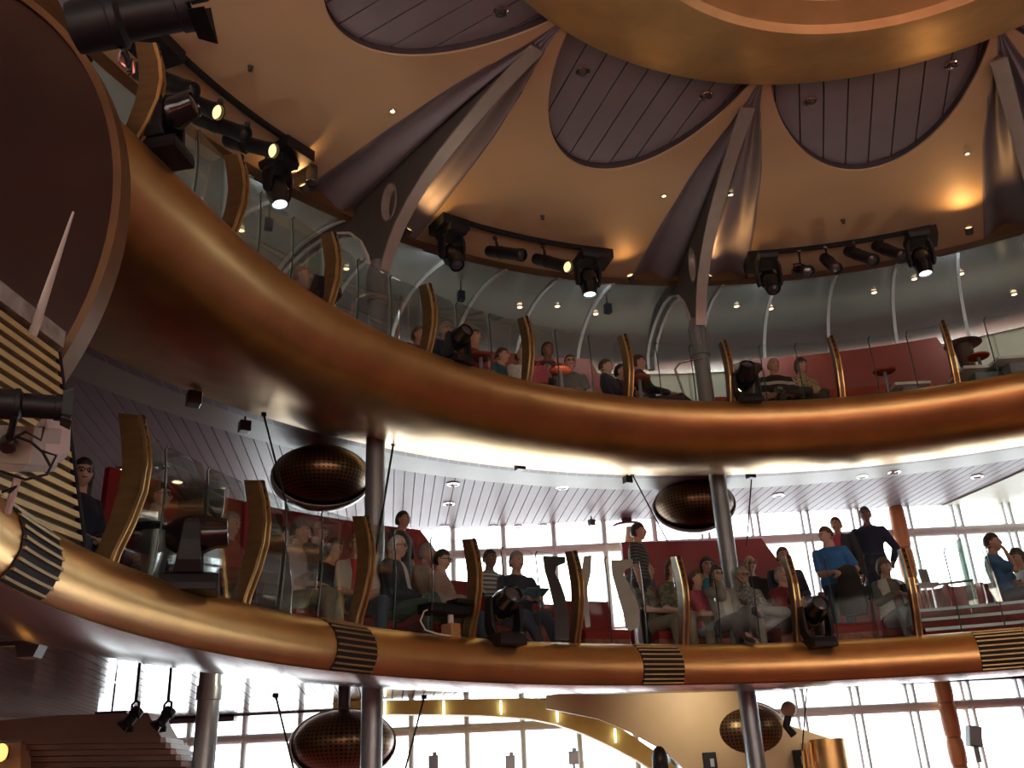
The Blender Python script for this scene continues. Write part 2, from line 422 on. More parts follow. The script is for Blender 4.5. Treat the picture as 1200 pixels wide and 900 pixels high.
# lobes: recessed slatted panels
lobename = {113.9: 'middle slatted mauve petal of the ceiling, between the two grey roof brackets', 75.7: 'right slatted mauve petal of the ceiling, above the right row of black spotlights', 152.2: 'left slatted mauve petal of the ceiling, cut by the top of the picture'}
for c in LOBES:
    vis = c in lobename
    r = thing('ceiling_petal', lobename.get(c, 'slatted mauve petal of the ceiling out of sight behind the viewer'), 'ceiling panel', pc(5, c, zc(5) + .1), group=None if vis else 'hidden ceiling petals')
    r.location = (0, 0, 0)
    # side wall of the recess
    w = MB(); rg = []
    for k in range(61):
        t = -1 + k / 30; rr = lobe_r(t); p = pc(rr, c + t * LH, zc(rr)); rg.append([pc(rr + .03, c + t * LH, zc(rr) + .02), pc(rr + .03, c + t * LH, zc(rr) + .20), pc(rr + .045, c + t * LH, zc(rr) + .20), pc(rr + .045, c + t * LH, zc(rr) + .02)])
    w.loft(rg); obj('recess_edge', w, PETALD, r)
    # slats parallel to the petal's axis
    u = V((math.cos(R_(c)), math.sin(R_(c)), 0)); q = V((-u.y, u.x, 0)); C = V((CX, CY, 0)); sl = MB(); width = .30; groove = .018
    def rmax(off):
        best = None
        for k in range(400):
            x = 3.6 + k * .0066; rr = math.hypot(x, off); t = math.degrees(math.atan2(off, x)) / LH
            if abs(t) < 1 and rr <= lobe_r(t) + .02: best = x
        return best
    for k in range(-6, 6):
        a, b = k * width + groove / 2, (k + 1) * width - groove / 2; n = 5; outer = []
        for j in range(n + 1):
            off = a + (b - a) * j / n; x = rmax(off)
            if x is None: continue
            outer.append((off, x))
        if len(outer) < 2: continue
        pts = [(outer[0][0], 3.0)] + [] ; poly = [C + u * 3.3 + q * outer[0][0]] + [C + u * x + q * o for o, x in outer] + [C + u * 3.3 + q * outer[-1][0]]
        poly = [V((p.x, p.y, zc(math.hypot(p.x - CX, p.y - CY)) + .13)) for p in poly]
        sl.prism(poly, (0, 0, .03))
    obj('slats', sl, PETAL, r, smooth=False)
    bk = MB(); rg = []
    for k in range(31):
        t = -1 + k / 15; rr = lobe_r(t) + .02; rg.append([pc(3.2, c + t * LH, zc(3.2) + .17), pc(rr, c + t * LH, zc(rr) + .17), pc(rr, c + t * LH, zc(rr) + .2), pc(3.2, c + t * LH, zc(3.2) + .2)])
    bk.loft(rg); obj('backing', bk, PETALD, r)
    if vis:
        for (dt, rr) in ((-11.5, 4.55), (9.5, 4.65)):
            pz = zc(rr) + .13; l = MB(); P = pc(rr, c + dt, pz)
            l.lathe([(.085, 0), (.085, -.02), (.07, -.025), (.06, -.005)], P, n=20); obj('lamp_ring', l, CHROME, r)
            l = MB(); l.ell(P + V((0, 0, -.005)), (.06, .06, .035)); obj('lamp_glass', l, LENS, r)
# wedges: fluted mauve vaults round each bracket
wname = {133.2: 'fluted mauve ceiling vault around the left grey roof bracket', 95.0: 'fluted mauve ceiling vault around the middle grey roof bracket', 56.8: 'fluted mauve ceiling vault at the right picture edge'}
for c in WEDGE:
    mb = MB(); rg = []
    for k in range(45):
        r0 = 4.1 + (8.33 - 4.1) * k / 44; h = wedge_h(r0); row = []
        for j in range(-16, 17):
            s = j / 16; w = r0 * R_(h)
            depth = .16 * min(1, w / .45)
            f = abs(s)
            # dark edge drop, convex band, valley, ridge toward the rib
            prof = depth * (1 - .0) if f > .985 else 0
            z = zc(r0) + depth * (.55 + .45 * math.cos(2 * PI * f * 1.5)) * (1 if f < .97 else .9)
            if f > .995: z = zc(r0)
            row.append(pc(r0, c + s * h, z))
        rg.append(row)
    mb.loft(rg, cap=False, closed=False)
    o = obj('ceiling_vault', mb, PETAL, ang=60)
    sol = o.modifiers.new('s', 'SOLIDIFY'); sol.thickness = .02; sol.offset = 1
    tag(o, wname.get(c, 'fluted mauve ceiling vault out of sight behind the viewer'), 'ceiling panel', None if c in wname else 'hidden ceiling vaults')
# dome ring and inner dome
r = thing('dome', 'round golden ceiling dome with a stepped gold-leaf rim at the top', 'dome', (0, 0, 0))
mb = MB(); mb.revolve([(4.22, 9.50), (4.15, 9.44), (3.9, 9.36), (3.4, 9.16), (2.95, 8.98), (2.80, 8.95), (2.74, 9.02), (2.9, 9.2), (4.2, 9.62)], -40, 320, 2)
obj('rim', mb, DOMEM, r)
mb = MB(); mb.revolve([(2.76, 9.02), (2.62, 9.10), (2.5, 9.12), (2.42, 9.22), (2.5, 9.3), (2.76, 9.3)], -40, 320, 2); obj('inner_step', mb, DOMEM, r)
mb = MB(); mb.lathe([(2.55, 9.2), (2.3, 9.42), (1.8, 9.62), (1.1, 9.76), (.02, 9.82)], (CX, CY, 0), n=64, cap=False); obj('cupola', mb, DOMEI, r)
for p in [(842, 57), (1010, 58)]:
    mb = MB(); X = at_z(p, 9.3); mb.lathe([(.03, .02), (.03, -.02), (.012, -.03)], X, n=12); obj('sprinkler', mb, STEELD, r)
# ------------------------------------------------------------------ upper barrel vault
VP = [(8.33, 9.0), (8.6, 9.07), (8.9, 9.12), (9.2, 9.15), (9.5, 9.15), (9.8, 9.11), (10.05, 9.03), (10.3, 8.90), (10.45, 8.77), (10.55, 8.62), (10.6, 8.45)]
r = thing('barrel_vault', 'silver curved vault over the upper balcony, with thin white ribs', 'ceiling', (0, 0, 0)); r['kind'] = 'thing'
mb = MB(); mb.revolve(VP + [(a + .04, b + .04) for a, b in reversed(VP)], 20, 180, 1.2); obj('vault_shell', mb, VAULTM, r, ang=50)
for k in range(-6, 8):
    a = 97.0 + 6.2 * k
    if abs(a - 97) < 1: continue
    mb = MB(); rg = []
    for (x, z) in VP:
        n = V((.0, 0, -1)); 
        rg.append([pc(x - .0, a - .14, z + .01), pc(x - .012, a - .14, z - .03), pc(x - .012, a + .14, z - .03), pc(x, a + .14, z + .01)])
    mb.loft(rg); obj('vault_rib', mb, RIBW, r)
mb = MB(); mb.revolve([(8.31, 5.784), (8.95, 5.764), (8.95, 5.775), (8.31, 5.80)], -20, 200, 1.2); struct(obj('trim_5', mb, mat('pale_soffit', (.36, .31, .25), .38, 0, .04), ang=60))
# downlights in the vault
def vault_hit(p):
    best = None
    for k in range(200):
        rr = 8.4 + k * .0108
        X = at_r(p, rr)
        zz = None
        for (a, x), (b, y) in zip(VP, VP[1:]):
            if a <= rr <= b: zz = x + (y - x) * (rr - a) / (b - a)
        if zz is None: continue
        if best is None or abs(X.z - zz) < best[0]: best = (abs(X.z - zz), X)
    return best[1]
VD = [(235, 235), (283, 268), (406, 313), (609, 358), (653, 357), (698, 366), (863, 357), (903, 360), (1024, 341), (1071, 325), (1126, 319), (1188, 343)]
def downlight(X, rad, label, group, strength=6, mt=None, lamp=True, nrm=(0, 0, -1), spot=1.9):
    r = thing('downlight', label, 'ceiling light', X, group=group); n = V(nrm)
    mb = MB(); mb.lathe([(rad * 1.35, -.01), (rad * 1.35, .012), (rad, .016), (rad, -.01)], (0, 0, 0), n, n=16, cap=False); obj('trim_ring', mb, CHROME, r)
    mb = MB(); mb.lathe([(rad * .98, -.005), (rad * .98, .006), (.004, .008)], (0, 0, 0), n, n=16); obj('lamp_face', mb, mt or WARMS, r)
    if lamp:
        L = bpy.data.lights.new('downlight_lamp', 'SPOT'); L.energy = strength; L.color = (1, .72, .42); L.spot_size = spot; L.spot_blend = .7; L.shadow_soft_size = .05
        o = bpy.data.objects.new('lamp', L); COL.objects.link(o); o.parent = r; o.location = n * .04; o.rotation_euler = n.to_track_quat('-Z', 'Y').to_euler()
    return r
for i, p in enumerate(VD):
    X = vault_hit(p); downlight(X + V((0, 0, -.02)), .045, 'small lit downlight in the silver vault, %s from the left' % ORD[i], 'downlights in the silver vault', 12, lamp=i % 4 == 1)
# ------------------------------------------------------------------ the two gilded balcony fronts
UP = [(6.95, 6.04), (6.5, 6.09), (6.34, 6.097), (6.22, 6.088), (6.13, 6.06), (6.06, 6.015), (6.015, 5.95), (6.005, 5.88), (6.025, 5.78), (6.08, 5.67), (6.17, 5.56), (6.30, 5.46), (6.48, 5.405), (6.72, 5.39), (7.05, 5.425), (7.5, 5.53), (8.0, 5.69), (8.34, 5.79), (8.34, 5.86), (6.95, 5.95)]
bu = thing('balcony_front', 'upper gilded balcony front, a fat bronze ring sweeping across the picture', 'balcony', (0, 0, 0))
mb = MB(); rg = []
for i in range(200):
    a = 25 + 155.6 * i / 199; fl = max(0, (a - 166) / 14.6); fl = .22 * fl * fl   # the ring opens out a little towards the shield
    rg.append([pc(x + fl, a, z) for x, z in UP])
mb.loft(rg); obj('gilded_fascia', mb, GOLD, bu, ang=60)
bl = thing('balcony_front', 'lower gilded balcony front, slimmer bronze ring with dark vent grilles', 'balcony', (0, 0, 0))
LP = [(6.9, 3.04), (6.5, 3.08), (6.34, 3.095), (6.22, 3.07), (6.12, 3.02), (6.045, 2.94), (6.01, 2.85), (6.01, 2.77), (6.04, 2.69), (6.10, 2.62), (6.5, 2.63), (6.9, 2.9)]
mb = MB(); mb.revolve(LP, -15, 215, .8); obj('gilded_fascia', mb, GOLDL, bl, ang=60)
mb = MB(); mb.revolve([(6.09, 2.622), (6.3, 2.585), (6.7, 2.60), (7.15, 2.70), (7.45, 2.86), (7.5, 2.94), (6.9, 2.94), (6.3, 2.66)], -15, 215, 1); obj('soffit', mb, UNDER, bl, ang=60)
LPV = [(6.3, 3.092), (6.22, 3.07), (6.12, 3.02), (6.045, 2.94), (6.01, 2.85), (6.01, 2.77), (6.04, 2.69), (6.09, 2.63)]
def arc_pt(t):
    k = t * (len(LPV) - 1); i = min(int(k), len(LPV) - 2); f = k - i
    return LPV[i][0] + (LPV[i + 1][0] - LPV[i][0]) * f, LPV[i][1] + (LPV[i + 1][1] - LPV[i][1]) * f
for a in (73.6, 110.3, 147.0, 184.5):
    b = MB(); b.revolve([(x - .006, z) for x, z in LPV[1:]] + [(x + .01, z) for x, z in reversed(LPV[1:])], a - 2.4, a + 2.4, .6)
    g = obj('vent_grille', b, DARKR, bl, ang=60)
    sl = MB()
    for k in range(10):
        x, z = arc_pt(.14 + .83 * k / 9)
        sl.revolve([(x - .022, z - .008), (x - .022, z + .008), (x, z + .006), (x, z - .006)], a - 2.35, a + 2.35, .8)
    obj('louvre', sl, mat('vent_slat', (.36, .26, .12), .4, .7), g)
# ------------------------------------------------------------------ columns
def steel_column(name, az, rr, z0, z1, rad, label, collar=True, lowcap=None):
    P = pc(rr, az, 0); r = thing(name, label, 'column', (P.x, P.y, z0))
    mb = MB(); mb.lathe([(rad, 0), (rad, z1 - z0)], n=24); obj('shaft', mb, STEEL, r)
    if collar:
        c = MB(); h = z1 - z0
        c.lathe([(rad, h - .45), (rad * 1.22, h - .44), (rad * 1.25, h - .36), (rad * 1.18, h - .34), (rad * 1.18, h - .02), (rad * 1.1, h + .02), (rad * .8, h + .16)], n=24)
        obj('collar', c, STEEL, r)
        for k in range(10):
            f = MB(); a = 2 * PI * k / 10; f.box((rad * 1.2 * math.cos(a), rad * 1.2 * math.sin(a), h - .18), (.02, .025, .3), Matrix.Rotation(a, 3, 'Z')); obj('collar_rib', f, STEEL, r)
    if lowcap:
        for zz in lowcap:
            c = MB(); c.lathe([(rad * 1.12, zz - z0 - .14), (rad * 1.12, zz - z0)], n=24); obj('cap_ring', c, STEEL, r)
    return r
steel_column('steel_column', 133.6, 7.62, 0, 7.86, .115, 'grey steel column rising through both balconies under the left roof bracket')
steel_column('steel_column', 95.9, 7.66, 0, 7.86, .115, 'grey steel column rising through both balconies under the middle roof bracket')
steel_column('steel_column', 58.2, 7.64, 0, 7.86, .115, 'grey steel column under the right roof bracket past the picture edge')
X = at_z((246, 800), 2.78); a_, r0_ = azr(X)
steel_column('steel_column', a_, r0_, 0, 2.92, .11, 'short dark grey column under the lower balcony at lower left', False, [2.75])
X = at_z((781, 822), 2.85); a_, r0_ = azr(X)
steel_column('steel_column', a_, r0_, 0, 2.95, .10, 'slim grey column under the lower balcony in front of the tan wall', False)
# terracotta columns by the window
def orange_col(p0, z0, z1, rings, label):
    r0 = at_z(p0, z1); r = thing('banded_column', label, 'column', (r0.x, r0.y, z0)); h = z1 - z0
    zs = [0] + rings + [h]; 
    for a, b in zip(zs, zs[1:]):
        m = MB(); m.lathe([(.11, a + .01), (.125, a + .05), (.132, (a + b) / 2), (.125, b - .05), (.11, b - .01)], n=20); obj('drum', m, ORANGE, r)
    m = MB(); m.lathe([(.108, 0), (.108, h)], n=20); obj('core', m, mat('column_joint', (.22, .08, .035), .5), r)
orange_col((1049, 594), ZL, 5.76, [.5, .95, 1.5, 2.0], 'terracotta banded column by the window behind the lower balcony')
orange_col((1103, 797), 0, 2.94, [.9, 1.45, 1.7, 2.1, 2.6], 'terracotta banded column by the window below the lower balcony')
# ------------------------------------------------------------------ roof brackets
def bracket(az, label):
    r = thing('roof_bracket', label, 'bracket', (0, 0, 0)); e = V((math.cos(R_(az)), math.sin(R_(az)), 0)); t = V((-e.y, e.x, 0)); C = V((CX, CY, 0))
    def P(rr, z, o=0): return C + e * rr + t * o + V((0, 0, z))
    inner = [(7.52, 7.86), (7.46, 8.0), (7.34, 8.2), (7.18, 8.4), (6.92, 8.62), (6.6, 8.82), (6.3, 8.96), (5.9, 9.1), (5.4, 9.25), (5.0, 9.34), (4.55, 9.42)]
    archin = [(10.5, 8.5), (10.45, 8.72), (10.2, 8.9), (9.8, 9.0), (9.4, 9.03), (9.0, 9.01), (8.6, 8.92), (8.25, 8.75), (8.0, 8.5), (7.83, 8.2), (7.76, 7.98), (7.74, 7.86)]
    top = [(4.55, 9.5), (5.2, 9.5), (6.0, 9.42), (7.0, 9.3), (8.33, 9.14)]
    # web plate built as strips between the inner flange and the roof / the arch, with an oval hole
    hole = [(7.36 + .17 * math.cos(k * PI / 12), 8.80 + .29 * math.sin(k * PI / 12)) for k in range(24)]
    out = inner + top + [(9.0, 9.2), (9.5, 9.24), (10.0, 9.18), (10.45, 8.95), (10.62, 8.5)] + archin
    bm = bmesh.new()
    vo = [bm.verts.new(P(a, z)) for a, z in out]; vh = [bm.verts.new(P(a, z)) for a, z in hole]
    eo = [bm.edges.new((vo[i], vo[(i + 1) % len(vo)])) for i in range(len(vo))]
    eh = [bm.edges.new((vh[i], vh[(i + 1) % len(vh)])) for i in range(len(vh))]
    bmesh.ops.triangle_fill(bm, use_beauty=True, use_dissolve=False, edges=eo + eh)
    bmesh.ops.recalc_face_normals(bm, faces=bm.faces)
    me = bpy.data.meshes.new('web_plate'); bm.to_mesh(me); bm.free(); me.materials.append(PLATE)
    w = obj('web_plate', me, PLATE, r, smooth=False); s = w.modifiers.new('s', 'SOLIDIFY'); s.thickness = .09; s.offset = 0
    def strip(name, prof, width, th, m):
        mb = MB(); rg = []
        for i, (a, z) in enumerate(prof):
            (a0, z0), (a1, z1) = prof[max(0, i - 1)], prof[min(len(prof) - 1, i + 1)]
            d = V((a1 - a0, z1 - z0)).normalized(); n = V((-d.y, d.x)) * th
            wd = width(i / (len(prof) - 1)) if callable(width) else width
            rg.append([P(a, z, -wd), P(a, z, wd), P(a + n.x, z + n.y, wd), P(a + n.x, z + n.y, -wd)])
        mb.loft(rg); return obj(name, mb, m, r, ang=50)
    strip('flange', inner, lambda u: .075 + .02 * u, .03, FLANGE)
    strip('arch_trim', archin, .09, -.025, RIBW)
    hr = MB(); rg = []
    for k in range(25):
        cc, ss = math.cos(k * PI / 12), math.sin(k * PI / 12)
        rg.append([P(7.36 + q * cc, 8.80 + (q + .12) * ss, o) for q, o in ((.172, -.06), (.172, .06), (.15, .06), (.15, -.06))])
    hr.loft(rg, cap=False); obj('hole_rim', hr, FLANGE, r)
bracket(133.4, 'grey roof bracket with an oval hole, the left one above the steel column')
bracket(95.8, 'grey roof bracket with an oval hole, the middle one above the steel column')
bracket(58.0, 'grey roof bracket cut by the right edge of the picture')
# ------------------------------------------------------------------ brass fins and glass balustrades
def fin_proto():
    r = thing('balustrade_fin', '', 'fin', (0, 0, 0))
    # local x = outward (away from the void), z = up
    inn = [(0.02, -.08), (-.02, .08), (-.10, .28), (-.155, .48), (-.165, .66), (-.135, .84), (-.075, 1.02)]
    out = [(.08, 1.05), (.03, .84), (.0, .66), (.01, .48), (.05, .28), (.11, .08), (.14, -.08)]
    poly = [V((x, -.032, z)) for x, z in inn + out]; mb = MB(); mb.prism(poly, (0, .064, 0)); obj('plate', mb, FIN, r, smooth=False)
    for yy in (-.034, .022):
        rg = []; e = MB()
        for i, (x, z) in enumerate(inn): rg.append([V((x - .014, yy, z)), V((x + .012, yy, z)), V((x + .012, yy + .013, z)), V((x - .014, yy + .013, z))])
        e.loft(rg); obj('edge_strip', e, FINEDGE, r, smooth=False)
    for k in range(4):
        z = 1.0 - k * .075; x = -.08 - .055 * (1 - (z - .75) / .27) + .0
        s = MB(); s.box((x - .006, 0, z), (.02, .036, .05)); obj('slot', s, DARKR, r, smooth=False)
    return r
fp = fin_proto(); used = False
LF = [172.0, 157.3, 144.4, 131.2, 118.8, 106.3, 93.6, 81.0, 68.4]
UF = [176.0, 163.0, 149.6, 136.3, 123.1, 110.0, 97.2, 84.1, 71.3]
for lv, az, z in (('lower', LF, 3.06), ('upper', UF, 5.93)):
    for i, a in enumerate(az):
        P = pc(6.27, a, z); lab = 'curved bronze fin with slotted brass edge on the %s balcony rim, %s from the left' % (lv, ORD[i])
        if not used: o = fp; used = True; o.location = P; o.rotation_euler = (0, 0, R_(a)); o['label'] = lab
        else: o = dup(fp, P, (0, 0, R_(a)), lab)
        o['group'] = 'bronze fins of the %s balcony' % lv; o['category'] = 'fin'
        # three glass panes to the right of each fin (smaller azimuth)
        nxt = az[i + 1] if i + 1 < len(az) else a - 12.8
        for j in range(3):
            b0 = a - (a - nxt) * (j / 3) - (.35 if j == 0 else .15); b1 = a - (a - nxt) * ((j + 1) / 3) + (.35 if j == 2 else .15)
            pr = MB(); q0, q1 = pc(6.33, b0, 0), pc(6.33, b1, 0); n = (pc(1, (b0 + b1) / 2) - V((CX, CY, 0))).normalized()
            base = z + .05
            def bow(h): return -.045 * math.sin(PI * min(1, h / 1.1)) + .02 * h
            rg = []
            for h in (0, .12, .24, .36, .48, .6, .72, .84, .93, .97):
                o_ = n * bow(h); ins = .0 if h < .95 else .03; dd = (q1 - q0).normalized() * ins
                rg.append([q0 + dd + o_ + V((0, 0, base + h)), q1 - dd + o_ + V((0, 0, base + h)), q1 - dd + o_ + n * .012 + V((0, 0, base + h)), q0 + dd + o_ + n * .012 + V((0, 0, base + h))])
            pr.loft(rg); gp = thing('glass_pane', 'clear glass balustrade pane of the %s balcony, %s after the %s fin' % (lv, ORD[j], ORD[i]), 'glass panel', q0 + V((0, 0, base)), group='glass panes of the %s balcony' % lv)
            gl = obj('glass', pr, GLASS, None); gl.parent = gp; gl.location = -gp.location
            ed = MB(); ed.tube([r_[0] for r_ in rg], .008, 6); ed_ = obj('edge', ed, EDGE, None); ed_.parent = gp; ed_.location = -gp.location
# ================================================================== PROPS
# ---- left foreground: maroon shield, brass louvre screen, spotlights
r = thing('shield_panel', 'huge dark maroon round shield with brown rim closing the upper balcony at left', 'panel', (-4.87, 5.02, 5.05))
mb = MB(); mb.lathe([(.02, -.10), (1.3, -.09), (2.0, -.05), (2.40, 0), (2.40, .10), (.02, .10)], (0, 0, 0), (0, 1, 0), n=110); obj('shield', mb, MAROON, r)
mb = MB(); mb.lathe([(2.40, -.03), (2.45, -.025), (2.455, .12), (2.40, .12)], (0, 0, 0), (0, 1, 0), n=110, cap=False); obj('rim', mb, BROWNRIM, r)
XL = -2.62
def on_x(p, x=XL): return at_x(p, x)
r = thing('louvre_screen', 'brass and dark striped louvre screen standing on the lower balcony at the left edge', 'screen', (0, 0, 0))
pts = [on_x((62, 412)), on_x((92, 640)), on_x((-260, 510)), on_x((-260, 175))]
mb = MB(); mb.prism(pts, (-.05, 0, 0)); obj('backing', mb, mat('louvre_gap', (.07, .05, .015), .6), r, smooth=False)
a0, b0, b1, a1 = pts
nsl = 16
for k in range(nsl):
    f = (k + .12) / nsl; g = (k + .62) / nsl
    def lerp(p, q, t): return p + (q - p) * t
    p0, p1, q1, q0 = lerp(a0, b0, f), lerp(a1, b1, f), lerp(a1, b1, g), lerp(a0, b0, g)
    mb = MB(); mb.prism([p0, p1, q1, q0], (.03, 0, 0)); obj('slat', mb, BRASSF, r, smooth=False)
mb = MB(); e0 = on_x((62, 408)); e1 = on_x((-260, 172)); mb.prism([e0 + V((.06, 0, 0)), e1 + V((.06, 0, 0)), e1 + V((.06, 0, .10)), e0 + V((.06, 0, .10))], (-.14, 0, 0)); obj('foil_cap', mb, SILVERT, r, smooth=False)
mb = MB(); mb.tube([on_x((64, 412)) + V((.02, 0, 0)), on_x((95, 640)) + V((.02, 0, 0))], .018, 8); obj('edge_post', mb, BLACK, r)
r = thing('hanging_rod', 'pale tapered rod leaning from the louvre screen up over the maroon shield', 'rod', (0, 0, 0))
A, B = at_d((38, 392), 5.75), at_d((86, 248), 5.6); mb = MB(); mb.tube([A, A.lerp(B, .5), B], [.026, .017, .006], 10); obj('rod', mb, mat('pale_rod', (.55, .52, .48), .4), r)
def spot_can(name, label, A, B, r0, r1, mount=None, barn=True, lit=None, group=None, bars=True):
    """profile spotlight: tail at A, nose at B"""
    A, B = V(A), V(B); L = (B - A).length; ax = (B - A).normalized(); rt = thing(name, label, 'spotlight', A, group=group)
    mb = MB(); mb.lathe([(r0 * .5, 0), (r0 * .95, .03 * L), (r0, .1 * L), (r0, .34 * L), (r0 * 1.08, .36 * L), (r0 * 1.08, .42 * L), (r1, .46 * L), (r1, .90 * L), (r1 * 1.1, .91 * L), (r1 * 1.1, L), (r1 * .92, L), (r1 * .9, .93 * L)], (0, 0, 0), ax, n=20, cap=False); b = obj('barrel', mb, BLACK, rt)
    mb = MB(); mb.lathe([(r1 * .92, .94 * L), (r1 * .6, .955 * L), (.003, .96 * L)], (0, 0, 0), ax, n=20, cap=False); obj('lens', mb, lit or LENS, b)
    if barn:
        u = ax.cross(V((0, 0, 1))).normalized(); w = ax.cross(u)
        for q in (u, -u, w, -w):
            t = ax.cross(q); m = MB(); o = ax * L + q * r1 * 1.05
            m.prism([o - t * r1 * .9, o + t * r1 * .9, o + t * r1 * 1.15 + ax * r1 * .8 + q * r1 * .3, o - t * r1 * 1.15 + ax * r1 * .8 + q * r1 * .3], q * .006); obj('barn_door', m, BLACK, rt, smooth=False)
    if mount is not None:
        M = V(mount) - A; c = ax * (.38 * L); u = ax.cross(M - c).normalized() if (M - c).length > .01 else V((1, 0, 0))
        m = MB(); dl = (M - c).length; hd = (M - c) / dl; hh = min(.75 * dl, r0 * 2.2); top = c + hd * hh
        m.tube([c + u * r0 * 1.15, c + u * r0 * 1.15 + hd * hh * .8, top, c - u * r0 * 1.15 + hd * hh * .8, c - u * r0 * 1.15], .012, 6); m.tube([top, M], .014, 6); obj('yoke', m, BLACK, rt)
        m = MB(); m.lathe([(.03, -.03), (.035, 0), (.03, .03)], M, u, n=10); obj('clamp', m, STEELD, rt)
    return rt
spot_can('profile_spotlight', 'black spotlight with square hood pointing right in front of the brass louvre screen', at_d((-14, 472), 4.3), at_d((72, 478), 4.3), .062, .05, at_d((10, 520), 4.45))
r = thing('dimmer_box', 'pale grey electrical box with loose cables below the black spotlight at the left edge', 'box', (0, 0, 0))
po, off = trace([(-30, 497), (40, 500), (34, 545), (-30, 541)], at_d((10, 520), 4.5), (-.2, -1, -.3), -.18); mb = MB(); mb.prism(po, off); obj('case', mb, GREYBOX, r, smooth=False, bevel=.004)
po, off = trace([(40, 500), (55, 486), (53, 530), (42, 541)], at_d((45, 515), 4.52), (-.2, -1, -.3), -.16); mb = MB(); mb.prism(po, off); obj('side_door', mb, mat('pale_box', (.6, .57, .55), .5), r, smooth=False)
po, off = trace([(-30, 541), (30, 545), (24, 552), (-30, 552)], at_d((10, 548), 4.48), (-.2, -1, -.3), -.2); mb = MB(); mb.prism(po, off); obj('shelf', mb, GREYBOX, r, smooth=False)
for q in ([(0, 522), (30, 506), (48, 516), (52, 500)], [(0, 552), (30, 562), (55, 556), (66, 534), (48, 528)], [(2, 577), (20, 570), (10, 578)], [(20, 512), (36, 518), (50, 530), (60, 548)]):
    mb = MB(); mb.tube([at_d(p, 4.40) for p in q], .006, 6); obj('cable', mb, BLACK, r)
mb = MB(); mb.tube([at_d((8, 601), 4.55), at_d((22, 556), 4.5)], .016, 8); obj('leg', mb, mat('pale_box', (.6, .57, .55)), r)
# ---- ceiling lighting rails
def head_fixture(name, label, P, yaw, tilt, up=True, sc=1.0, lit=None, group=None, pan=0):
    """moving-head spotlight; up=True stands on its base, else hangs"""
    rt = thing(name, label, 'spotlight', P, 0, group); rt.rotation_euler = Euler((0 if up else PI, 0, yaw), 'XYZ'); rt.scale = (sc,) * 3
    m = MB(); m.loft([[V((x * k, y * k, z)) for x, y in ((-.20, -.15), (.20, -.15), (.20, .15), (-.20, .15))] for k, z in ((1, 0), (1.0, .05), (.92, .11), (.7, .13))]); obj('base', m, BLACK, rt, smooth=False, bevel=.006)
    for s in (-1, 1):
        m = MB(); rg = []
        for z, w, y in ((.12, .10, .15), (.2, .085, .185), (.34, .07, .19), (.46, .06, .185), (.50, .04, .18)):
            rg.append([V((-w, s * y, z)), V((w, s * y, z)), V((w, s * (y - .04), z)), V((-w, s * (y - .04), z))])
        m.loft(rg); obj('arm', m, BLACK, rt, smooth=False, bevel=.008)
    ax = V((math.cos(tilt), 0, math.sin(tilt))); c = V((0, 0, .42))
    m = MB(); m.lathe([(.02, -.19), (.08, -.18), (.125, -.12), (.14, -.03), (.14, .08), (.115, .15), (.105, .24), (.09, .245), (.085, .22)], c, ax, n=20, cap=False); h = obj('head', m, BLACKG, rt)
    m = MB(); m.lathe([(.088, .222), (.06, .238), (.004, .243)], c, ax, n=20, cap=False); obj('lens', m, lit or LENS, h)
    return rt
railz = 8.93
RAILN = ['left', 'middle', 'right']
for i, (a0, a1) in enumerate(((161.5, 143.2), (126.2, 106.0), (88.8, 68.6))):
    r = thing('lighting_rail', 'black curved lighting rail under the ceiling edge, the %s one of three' % RAILN[i], 'rail', (0, 0, 0), group='ceiling lighting rails')
    mb = MB(); mb.revolve([(7.50, 9.04), (7.56, 9.04), (7.56, 9.10), (7.50, 9.10)], a1, a0, 1); obj('rail', mb, BLACK, r)
    for aa in (a0 - 1.2, a1 + 1.2):
        P = pc(7.62, aa, 8.95); m = MB(); m.box((P.x, P.y, 8.96), (.42, .44, .16), Matrix.Rotation(R_(aa), 3, 'Z')); obj('end_box', m, BLACK, r, smooth=False, bevel=.01)
def hang(px, z): return at_z(px, z)
def clus(px, r): 
    X = at_r(px, r); return X
head_fixture('moving_head', 'black moving head spotlight hanging at the right end of the left ceiling rail', at_z((327, 190), 8.90), R_(-30), R_(75), False, 1.0, COOLL)
head_fixture('moving_head', 'black moving head spotlight hanging at the left end of the middle ceiling rail', at_z((529, 270), 8.90), R_(-50), R_(60), False, 1.0)
head_fixture('moving_head', 'black moving head spotlight with glowing lens at the right end of the middle ceiling rail', at_z((687, 300), 8.90), R_(-70), R_(88), False, 1.0, COOLL)
head_fixture('moving_head', 'black moving head spotlight hanging at the left end of the right ceiling rail', at_z((897, 301), 8.90), R_(-90), R_(60), False, 1.0)
head_fixture('moving_head', 'black moving head spotlight with glowing lens at the right end of the right ceiling rail', at_z((1073, 276), 8.90), R_(-100), R_(85), False, 1.0, COOLL)
def par(tail, nose, rr, mount, label, lit=None, r0=.085, r1=.085):
    A, B = at_r(tail, rr + .1), at_r(nose, rr - .55); az, q = azr(B); 
    M = at_z(mount, 9.05)
    return spot_can('par_can', label, A, B, r0, r1, M, barn=False, lit=lit, group='par cans on the ceiling rails')
par((572, 294), (612, 299), 7.55, (580, 279), 'unlit black par can on the middle ceiling rail beside the left moving head')
par((627, 303), (666, 313), 7.45, (636, 288), 'lit black par can with warm glowing lens on the middle ceiling rail', WARM)
par((933, 318), (948, 318), 7.5, (936, 294), 'black par can on the right ceiling rail, nearest its left moving head')
par((966, 302), (980, 315), 7.4, (967, 290), 'black par can on the right ceiling rail, second from its left moving head')
par((993, 294), (1024, 305), 7.45, (1000, 285), 'black par can on the right ceiling rail, third from its left moving head')
